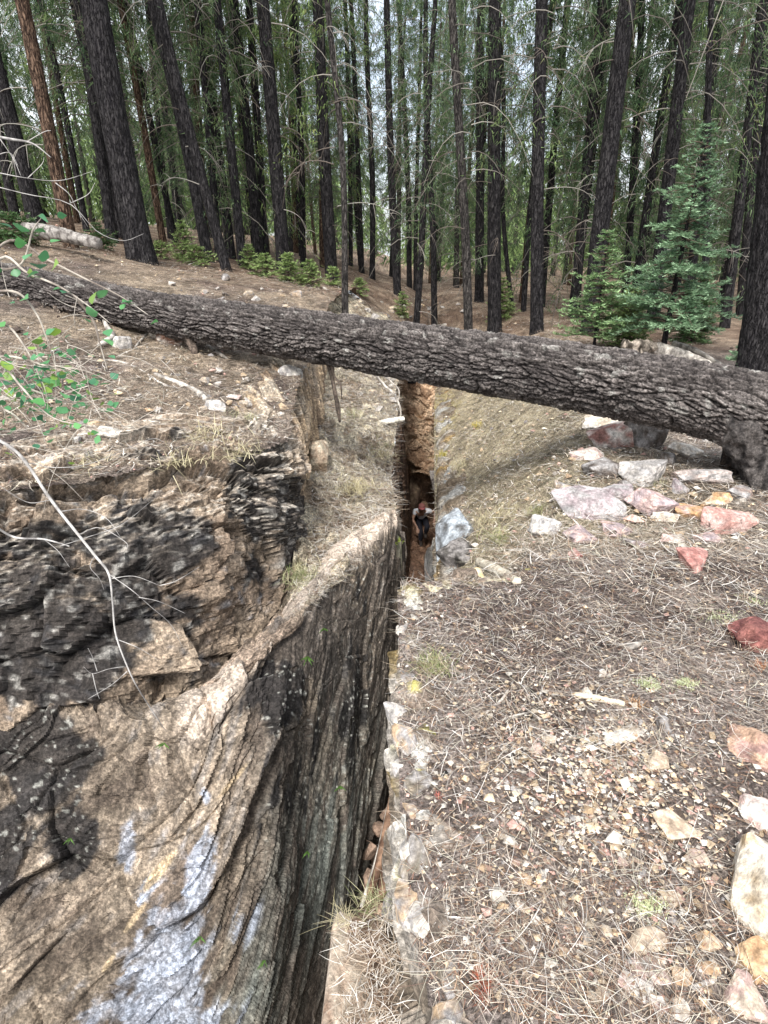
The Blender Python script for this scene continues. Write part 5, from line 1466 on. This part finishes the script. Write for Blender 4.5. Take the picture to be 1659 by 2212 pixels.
for k in range(22):
    y = 0.75 + 2.05 * (k + re_.random() * .6) / 22
    x = float(np.interp(y, LIPR[:, 1], LIPR[:, 0])) + re_.normal(.03, .018)
    sz = re_.uniform(.04, .10)
    m = rock_mesh("rim_stone", 900 + k, (sz, sz * re_.uniform(1.2, 2.2), sz * .8), *[(GRY, WHT), (TAN, GRY), ((.2, .17, .13), GRY)][k % 3], 2)
    o = link("rim_stone", m, None, (x, y, -1.615), "small weathered block of the crumbling near rock edge", "stone", "blocks of the crumbling near edge")
    o.rotation_euler = (re_.normal(0, .25), re_.normal(0, .25), re_.normal(0, .4))
rubble(44, 1010, 960, 70, 70, .03, .08, "small stone on the straw coloured slope right of the far crack", "stones on the straw coloured slope", 3.2)
tuft(1040, 2120, 90, .055, .015, (0.36, .08, .04), (0.60, .20, .12), "rust red dead conifer sprig at the bottom centre", "needle_sprig", .0022, None, "sprig", .2, 90)
tuft(1045, 2165, 80, .05, .014, (0.30, .08, .05), (0.55, .20, .13), "second rust red dead sprig just below the first", "needle_sprig", .0022, None, "sprig", .2, 91)
tuft(1370, 1525, 70, .06, .02, (0.30, .15, .06), (0.50, .30, .14), "brown fan of dead needles right of the peeled wood piece", "needle_sprig", .0025, None, "sprig", .2, 92)
tuft(945, 1720, 30, .03, .008, (0.4, .10, .08), (0.6, .25, .2), "tiny red sprig near the rock edge", "needle_sprig", .0018, None, "sprig", .2, 93)
tuft(1640, 1440, 60, .06, .02, (0.4, .12, .05), (0.6, .3, .15), "orange dead sprig below the maroon boulder", "needle_sprig", .002, None, "sprig", .2, 94)
def lichen_mat(u, v, w, label, seed):
    p, t = on_ground(u, v)
    r = np.random.default_rng(seed); n = 420; R = w / FPX * t / 2
    base = np.stack([r.normal(0, R * .5, n), r.normal(0, R * .35, n), r.uniform(0, .015, n)], -1)
    V, F, C = ribbons(base, unit(r.normal(size=(n, 3))), r.uniform(.006, .018, n), np.full(n, .0022), r.normal(0, .004, (n, 3)), seg=2, col=np.array((0.52, .56, .33)), cvar=.2, r=r)
    link("lichen_tangle", mesh_from("lichen_tangle", V, F, M_GRASS, C, False), None, tuple(p), label, "lichen")
lichen_mat(1620, 1300, 60, "pale green lichen tangle right of the red triangular rock", 1)
lichen_mat(1560, 1335, 90, "pale green lichen strand lower right of the red triangular rock", 2)
lichen_mat(1400, 1480, 50, "pale green lichen clump above the peeled wood piece", 3)
lichen_mat(1480, 1480, 50, "pale green lichen clump right above the dark bedrock knob", 4)
lichen_mat(1400, 1960, 80, "pale green lichen tangle in the lower litter", 5)
def fern(u, v, Y, s, label, seed):
    r = np.random.default_rng(seed)
    root = thing("fern", tuple(P(u, v, Y)), label, "fern")
    for k in range(5):
        a = r.uniform(-1.3, 1.3); t = np.linspace(0, 1, 12)
        out = unit(np.array([math.sin(a), -.7, r.uniform(.1, .9)]))
        L = s * r.uniform(.7, 1.1)
        c = np.outer(t * L, out) + np.outer(-t ** 2 * L * .45, [0, 0, 1])
        bs = []; ds = []; ln = []
        side = unit(np.cross(out, [0.1, -1, .3]))
        for i in range(1, 12):
            for sg in (-1, 1):
                bs.append(c[i]); ds.append(unit(side * sg + out * .4)); ln.append(L * .28 * (1.1 - t[i]))
        V, F, C = ribbons(np.array(bs), np.array(ds), np.array(ln), np.full(len(bs), L * .06), np.zeros((len(bs), 3)), up=np.array([0, -1, .4]), seg=2, col=np.array((0.08, .16, .035)), cvar=.15, r=r)
        link("frond", mesh_from("frond", V, F, M_GRASS, C, False), root)
for k, (u, v, Y, s, lab) in enumerate([
    (355, 1608, 2.52, .07, "small bright green fern just below the ledge tip on the wall"),
    (152, 1812, 2.18, .05, "tiny green fern on the left part of the lower wall"),
    (433, 2025, 1.85, .07, "green and rust fern in the middle of the blue lichen patch"),
    (572, 2075, 1.95, .06, "dark green fern right of the blue lichen patch"),
    (665, 1422, 3.4, .10, "green fern under the bright ledge on the right part of the wall"),
    (700, 1360, 3.75, .08, "faint fern high on the wall below the ledge rim"),
    (735, 1700, 3.0, .07, "pale fern in shade near the crack, upper one"),
    (665, 1840, 2.5, .06, "pale fern in shade near the crack, lower one")]):
    fern(u, v, Y, s * .75, lab, 30 + k)
# moss cushion on the pillar
tuft(851, 1170, 300, .03, .05, (0.18, .24, .03), (0.36, .42, .08), "green moss cushion on the mossy pillar beside the crack", "moss_cushion", .010, 5.62, "moss", .3, 96)

# ------------------------------------------------------------------ bare branch and leafy shrub at left
TW0, TW1 = (0.16, .15, .145), (0.44, .42, .40)
def bare_branch(label, main, rad, subs, name="bare_branch"):
    base = P(*main[0])
    root = thing(name, tuple(base), label, "branch")
    child_tube("stem", root, [P(*q_) for q_ in main], rad, 8, TW0, TW1, M_TWIG, 60, .12, 3)
    for k, s_ in enumerate(subs):
        child_tube("twig", root, [P(*q_) for q_ in s_], [.0022, .0015, .0008], 5, TW0, TW1, M_TWIG, 18, .05, 5 + k)
bare_branch("long bare white branch hanging down over the dark left wall",
    [(-20, 940, 2.75), (45, 985, 2.7), (110, 1080, 2.62), (165, 1150, 2.55), (205, 1200, 2.5), (235, 1240, 2.45), (243, 1300, 2.42), (250, 1370, 2.38), (275, 1440, 2.35), (300, 1490, 2.35), (345, 1560, 2.4), (360, 1580, 2.42)],
    [.007, .0075, .007, .006, .0055, .005, .004, .0038, .0034, .003, .002, .001],
    [[(170, 1155, 2.55), (215, 1140, 2.5), (270, 1170, 2.5), (275, 1185, 2.5)],
     [(205, 1200, 2.5), (195, 1225, 2.45), (215, 1250, 2.45), (225, 1275, 2.45)],
     [(235, 1240, 2.45), (285, 1275, 2.4), (325, 1310, 2.42), (370, 1350, 2.45), (395, 1400, 2.5)],
     [(240, 1250, 2.45), (290, 1245, 2.4), (345, 1265, 2.4)],
     [(300, 1290, 2.4), (345, 1300, 2.4), (400, 1325, 2.45)],
     [(270, 1440, 2.35), (235, 1445, 2.3), (200, 1455, 2.3), (180, 1440, 2.3)],
     [(210, 1450, 2.3), (200, 1420, 2.3), (190, 1400, 2.3)],
     [(200, 1455, 2.3), (208, 1490, 2.3), (215, 1510, 2.3)],
     [(275, 1450, 2.35), (240, 1480, 2.3), (190, 1510, 2.3)],
     [(130, 1105, 2.6), (180, 1100, 2.55), (230, 1120, 2.55), (260, 1160, 2.5)],
     [(110, 1080, 2.62), (60, 1085, 2.6), (0, 1050, 2.6), (-30, 1030, 2.6)],
     [(345, 1265, 2.4), (380, 1255, 2.4), (430, 1225, 2.45)],
     [(250, 1380, 2.38), (300, 1400, 2.38), (340, 1425, 2.4)],
     [(60, 1000, 2.7), (120, 1010, 2.65), (200, 1000, 2.6), (320, 950, 2.6), (355, 955, 2.6)]])
bare_branch("pale leafless branches arching in from the left edge before the tree trunks",
    [(-30, 290, 3.2), (20, 300, 3.2), (70, 310, 3.2), (110, 340, 3.2)], [.006, .006, .004, .002],
    [[(-20, 370, 3.1), (60, 385, 3.1), (130, 390, 3.1), (200, 370, 3.1)],
     [(-20, 400, 3.1), (60, 420, 3.1), (150, 440, 3.1), (210, 500, 3.1), (265, 520, 3.1), (310, 505, 3.1)],
     [(60, 385, 3.1), (90, 355, 3.1), (95, 340, 3.1)],
     [(150, 440, 3.1), (190, 420, 3.1), (205, 395, 3.1)],
     [(120, 395, 3.1), (150, 420, 3.1), (165, 450, 3.1), (190, 490, 3.1)],
     [(0, 300, 3.2), (30, 345, 3.2), (45, 380, 3.2)],
     [(60, 305, 3.2), (95, 285, 3.2), (110, 282, 3.2)],
     [(-20, 340, 3.2), (20, 330, 3.2), (40, 360, 3.2)]])
bare_branch("thin dark crooked branch lying on the left rock shelf above the black wall",
    [(-20, 1130, 3.0), (30, 1160, 3.0), (95, 1165, 2.95), (150, 1180, 2.9)], [.006, .006, .005, .003],
    [[(130, 1180, 2.9), (190, 1160, 2.9), (260, 1135, 2.9), (330, 1080, 2.95)], [(95, 1165, 2.95), (125, 1190, 2.9), (150, 1225, 2.85)]])
# leaf shapes
def leaf_mesh(k):
    n = 10
    t = np.linspace(0, 1, 7)
    w = np.array([.03, .36, .48, .46, .34, .17, .01]) * (1 + .08 * k)
    V = []; F = []
    for i, a in enumerate(t):
        z = -.12 * a * a
        for s_, q_ in ((-1, .0), (0, -.05), (1, .0)):
            V.append((s_ * w[i], a, z + (.10 * abs(s_) * w[i] * 2) + q_ * .5))
    for i in range(6):
        for j in range(2):
            F.append((i * 3 + j, i * 3 + j + 1, (i + 1) * 3 + j + 1, (i + 1) * 3 + j))
    c0 = [(0.075, .23, .09), (0.10, .27, .12), (0.20, .32, .07), (0.06, .19, .10)][k]
    return mesh_from("leaf", np.array(V), np.array(F), M_LEAF, np.array([c0] * len(V)), True)
LM = [leaf_mesh(k) for k in range(4)]
shrub = thing("leafy_shrub", tuple(P(-80, 900, 2.5)), "leafy shrub with small round green leaves reaching in from the left edge", "shrub")
stems = [
 [(-60, 700, 2.6), (0, 560, 2.5), (60, 590, 2.45), (130, 620, 2.4), (190, 660, 2.4), (240, 700, 2.4)],
 [(-60, 600, 2.7), (20, 520, 2.6), (100, 560, 2.5), (180, 600, 2.45), (260, 640, 2.45), (320, 680, 2.45)],
 [(-60, 640, 2.6), (30, 630, 2.5), (80, 680, 2.5), (110, 760, 2.5), (130, 830, 2.5)],
 [(-60, 700, 2.7), (10, 700, 2.6), (60, 760, 2.55), (90, 830, 2.5), (100, 900, 2.5)],
 [(-60, 820, 2.6), (10, 820, 2.55), (90, 850, 2.5), (160, 870, 2.5), (230, 860, 2.5)],
 [(-60, 780, 2.6), (20, 770, 2.5), (100, 790, 2.5), (180, 800, 2.5), (250, 830, 2.5)],
 [(-60, 860, 2.6), (20, 890, 2.5), (70, 930, 2.5), (130, 940, 2.5)],
 [(-60, 580, 2.6), (40, 575, 2.5), (70, 500, 2.5), (90, 470, 2.5)],
 [(160, 640, 2.42), (200, 690, 2.42), (215, 740, 2.42), (232, 800, 2.42)],
 [(-60, 740, 2.4), (0, 780, 2.35), (50, 840, 2.3), (110, 900, 2.3), (180, 920, 2.3)],
]
rl = np.random.default_rng(5)
cand = []
for k, st in enumerate(stems):
    pts = np.array([P(*q_) for q_ in st])
    child_tube("stem", shrub, list(pts), [.006, .004, .0015], 6, (0.16, .13, .11), (0.42, .38, .33), M_TWIG, 30, .05, 40 + k)
    sp_ = spline(pts, 60)
    for j in range(60):
        cand.append((sp_[j], j / 60))
nleaf = 0
while nleaf < 285:
    if nleaf < 190:
        uu, vv = rl.normal(95, 75), rl.normal(835, 55)
        p = P(uu, vv, rl.uniform(2.3, 2.7))
        if uu > 260: continue
    else:
        b, q_ = cand[int(rl.integers(0, len(cand)))]
        p = b + rl.normal(0, .035, 3)
    o = link("leaf", LM[int(rl.choice(4, p=[.35, .3, .15, .2]))], shrub)
    o.location = p - np.array(shrub.location)
    s = rl.uniform(.026, .052) * (1.0 if nleaf > 190 else .75)
    o.scale = (s, s, s)
    o.rotation_euler = (rl.normal(.25, .5), rl.normal(0, .5), rl.uniform(0, 6.28))
    nleaf += 1
fs = MB()
# fine leafless twigs among the leaves
for k in range(130):
    p = P(rl.normal(100, 80), rl.normal(845, 75), rl.uniform(2.3, 2.8))
    d = unit(rl.normal(size=3) * np.array([1, .4, .6]))
    L = rl.uniform(.06, .22); t = np.linspace(0, 1, 5)
    fs.add(*tube(p + np.outer(t * L, d) + np.outer(t ** 2 * L * .3, rl.normal(size=3)) - np.array(shrub.location), np.linspace(.0018, .0007, 5), 3, False), (0.42, .38, .33))
link("fine_twig", fs.mesh("fine_twig", M_TWIG), shrub, kind="stuff")

# ------------------------------------------------------------------ the climber down in the crack
def skin_mesh(name, verts, edges, radii, mat, col, levels=2, root=0):
    me = bpy.data.meshes.new(name)
    me.from_pydata([tuple(v) for v in verts], edges, [])
    o = bpy.data.objects.new(name, me)
    COL.objects.link(o)
    md = o.modifiers.new("s", 'SKIN'); md.use_smooth_shade = True
    for k, r in enumerate(radii):
        rr = r if isinstance(r, tuple) else (r, r)
        me.skin_vertices[0].data[k].radius = rr
        me.skin_vertices[0].data[k].use_root = (k == root)
    sb = o.modifiers.new("u", 'SUBSURF'); sb.levels = levels
    dg = bpy.context.evaluated_depsgraph_get()
    ev = o.evaluated_get(dg)
    m2 = bpy.data.meshes.new_from_object(ev)
    bpy.data.objects.remove(o)
    m2.name = name
    at = m2.color_attributes.new("Col", 'FLOAT_COLOR', 'POINT')
    c = np.ones((len(m2.vertices), 4), np.float32); c[:, :3] = col
    at.data.foreach_set("color", c.ravel())
    m2.materials.clear(); m2.materials.append(mat)
    for p_ in m2.polygons: p_.use_smooth = True
    return m2
FOOT = P(909, 1178, 14.75)
per = thing("person", tuple(FOOT), "person in red cap, grey t-shirt and dark trousers climbing up through the crack", "person")
# joints: facing -Y (towards the camera), leaning forward
SCALE_P = .86
J = dict(pel=(0, .34, .80), spine=(.0, .18, .96), chest=(0, .0, 1.10), neck=(.0, -.12, 1.20), head=(-.01, -.19, 1.28), crown=(-.01, -.24, 1.37),
         shl=(-.20, -.05, 1.15), ell=(-.27, -.13, .90), wrl=(-.13, -.28, .70),
         shr=(.19, -.05, 1.17), elr=(.40, .00, 1.10), wrr=(.38, -.16, .93),
         hl=(-.09, .33, .77), knl=(-.02, -.06, .47), anl=(.0, .06, .09), tol=(.0, -.15, .04),
         hr=(.10, .33, .78), knr=(.18, -.10, .66), anr=(.14, .16, .33), tor=(.14, -.01, .27))
names = list(J); vi = {k: i for i, k in enumerate(names)}
E = [("pel", "spine"), ("spine", "chest"), ("chest", "neck"), ("neck", "head"), ("head", "crown"), ("chest", "shl"), ("shl", "ell"), ("ell", "wrl"), ("chest", "shr"), ("shr", "elr"), ("elr", "wrr"),
     ("pel", "hl"), ("hl", "knl"), ("knl", "anl"), ("anl", "tol"), ("pel", "hr"), ("hr", "knr"), ("knr", "anr"), ("anr", "tor")]
R0 = dict(pel=.12, spine=.11, chest=.13, neck=.055, head=.085, crown=.07, shl=.06, ell=.042, wrl=.028, shr=.06, elr=.042, wrr=.028, hl=.085, knl=.06, anl=.042, tol=.035, hr=.085, knr=.06, anr=.042, tor=.035)
verts = [J[k] for k in names]; rad = [R0[k] for k in names]; ed = [(vi[a], vi[b]) for a, b in E]
# fingers rooted in the palms
for wr, dirn, sd in (("wrl", (.10, -.5, -.85), 1), ("wrr", (-.05, -.55, -.8), -1)):
    w = np.array(J[wr]); dv = unit(np.array(dirn, float)); sdv = unit(np.cross(dv, [0, 1, .2]))
    verts.append(w + dv * .05); rad.append((.036, .018)); ip = len(verts) - 1; ed.append((vi[wr], ip))
    for f in range(4):
        a = w + dv * .09 + sdv * (f - 1.5) * .021; b = a + dv * (.035 + .006 * (f in (1, 2))) + np.array([0, -.008, 0]); c_ = b + dv * .025 + np.array([0, .014, -.004])
        verts += [a, b, c_]; rad += [.010, .009, .007]; n_ = len(verts); ed += [(ip, n_ - 3), (n_ - 3, n_ - 2), (n_ - 2, n_ - 1)]
    a = w + dv * .055 + sdv * sd * .042; b = a + dv * .03 + sdv * sd * .012
    verts += [a, b]; rad += [.011, .009]; n_ = len(verts); ed += [(ip, n_ - 2), (n_ - 2, n_ - 1)]
link("body", skin_mesh("body", verts, ed, rad, M_SKIN, (0.42, .26, .19)), per)
def sub(nm, keys, edges, radd, mat, col, extra=()):
    vs = [J[k] if isinstance(k, str) else k for k in keys]
    link(nm, skin_mesh(nm, vs, edges, radd, mat, col), per)
def mid(a, b, t): return tuple(np.array(J[a]) * (1 - t) + np.array(J[b]) * t)
sub("shirt", ["pel", "spine", "chest", mid("chest", "neck", .6), "shl", mid("shl", "ell", .55), "shr", mid("shr", "elr", .6)], [(0, 1), (1, 2), (2, 3), (2, 4), (4, 5), (2, 6), (6, 7)], [.15, .14, .155, .09, .085, .07, .085, .07], M_CLOTH, (0.66, .68, .72))
sub("trousers", ["pel", "hl", mid("hl", "knl", .5), "knl", mid("knl", "anl", .9), "hr", mid("hr", "knr", .5), "knr", mid("knr", "anr", .9)], [(0, 1), (1, 2), (2, 3), (3, 4), (0, 5), (5, 6), (6, 7), (7, 8)], [.14, .11, .10, .085, .065, .11, .10, .085, .065], M_CLOTH, (0.018, .018, .025))
for a, b in (("anl", "tol"), ("anr", "tor")):
    sub("shoe", [mid(a, b, -.15), mid(a, b, .5), mid(a, b, 1.15)], [(0, 1), (1, 2)], [.055, .052, .042], M_CLOTH, (0.05, .04, .035))
hd = np.array(J["head"]); hc = np.array(J["crown"])
def ellipsoid(c, r, n=14, m=10, zmin=-1):
    V = []; 
    th = np.linspace(math.acos(max(-1, min(1, zmin))), 0, m); ph = np.linspace(0, 2 * math.pi, n, endpoint=False)
    for t in th:
        for p_ in ph: V.append((math.sin(t) * math.cos(p_) * r[0], math.sin(t) * math.sin(p_) * r[1], math.cos(t) * r[2]))
    i = np.arange(n * m).reshape(m, n); j = np.roll(i, -1, 1)
    return np.array(V) + c, np.stack([i[:-1], j[:-1], j[1:], i[1:]], -1).reshape(-1, 4)
hmid = hd * .35 + hc * .65
V, F = ellipsoid(hmid + [0, .012, .0], (.102, .115, .10), zmin=-.5)
link("hair", mesh_from("hair", V, F, M_CLOTH, np.tile((0.02, .015, .012), (len(V), 1))), per)
mbc = MB()
V, F = ellipsoid(hmid + [0, .02, .04], (.105, .115, .08), zmin=.1); mbc.add(V, F, (0.24, .10, .09))
a = np.linspace(math.pi * 1.08, math.pi * 1.92, 12)
top_ = np.stack([np.cos(a) * .10, np.sin(a) * .115, 0 * a], -1) + hmid + [0, 0, .045]
br_ = np.stack([np.cos(a) * .105, np.sin(a) * .21, 0 * a - .03], -1) + hmid + [0, 0, .045]
Vb = np.concatenate([top_, br_, top_ - [0, 0, .008], br_ - [0, 0, .008]]); Fb = []
for k in range(11):
    Fb += [(k, k + 1, 13 + k, 12 + k), (24 + k, 36 + k, 37 + k, 25 + k), (12 + k, 13 + k, 37 + k, 36 + k)]
mbc.add(Vb, np.array(Fb), (0.30, .10, .10))
link("cap", mbc.mesh("cap", M_CLOTH), per)
fc_ = hmid + np.array([0, -.10, -.045])
nz = MB(); V, F = ellipsoid(fc_ + [0, -.002, .0], (.014, .02, .024)); nz.add(V, F, (0.30, .17, .115)); link("nose", nz.mesh("nose", M_SKIN), per)
for sx in (-1, 1):
    V, F = ellipsoid(fc_ + [sx * .034, .018, .022], (.013, .008, .009)); link("eye", mesh_from("eye", V, F, M_CLOTH, np.tile((0.03, .02, .02), (len(V), 1))), per)
    V, F = ellipsoid(hmid + [sx * .098, .0, -.04], (.012, .022, .032)); link("ear", mesh_from("ear", V, F, M_SKIN, np.tile((0.30, .17, .115), (len(V), 1))), per)
V, F = ellipsoid(fc_ + [0, .012, -.045], (.026, .008, .007)); link("mouth", mesh_from("mouth", V, F, M_CLOTH, np.tile((0.22, .07, .06), (len(V), 1))), per)

per.scale = (SCALE_P,) * 3
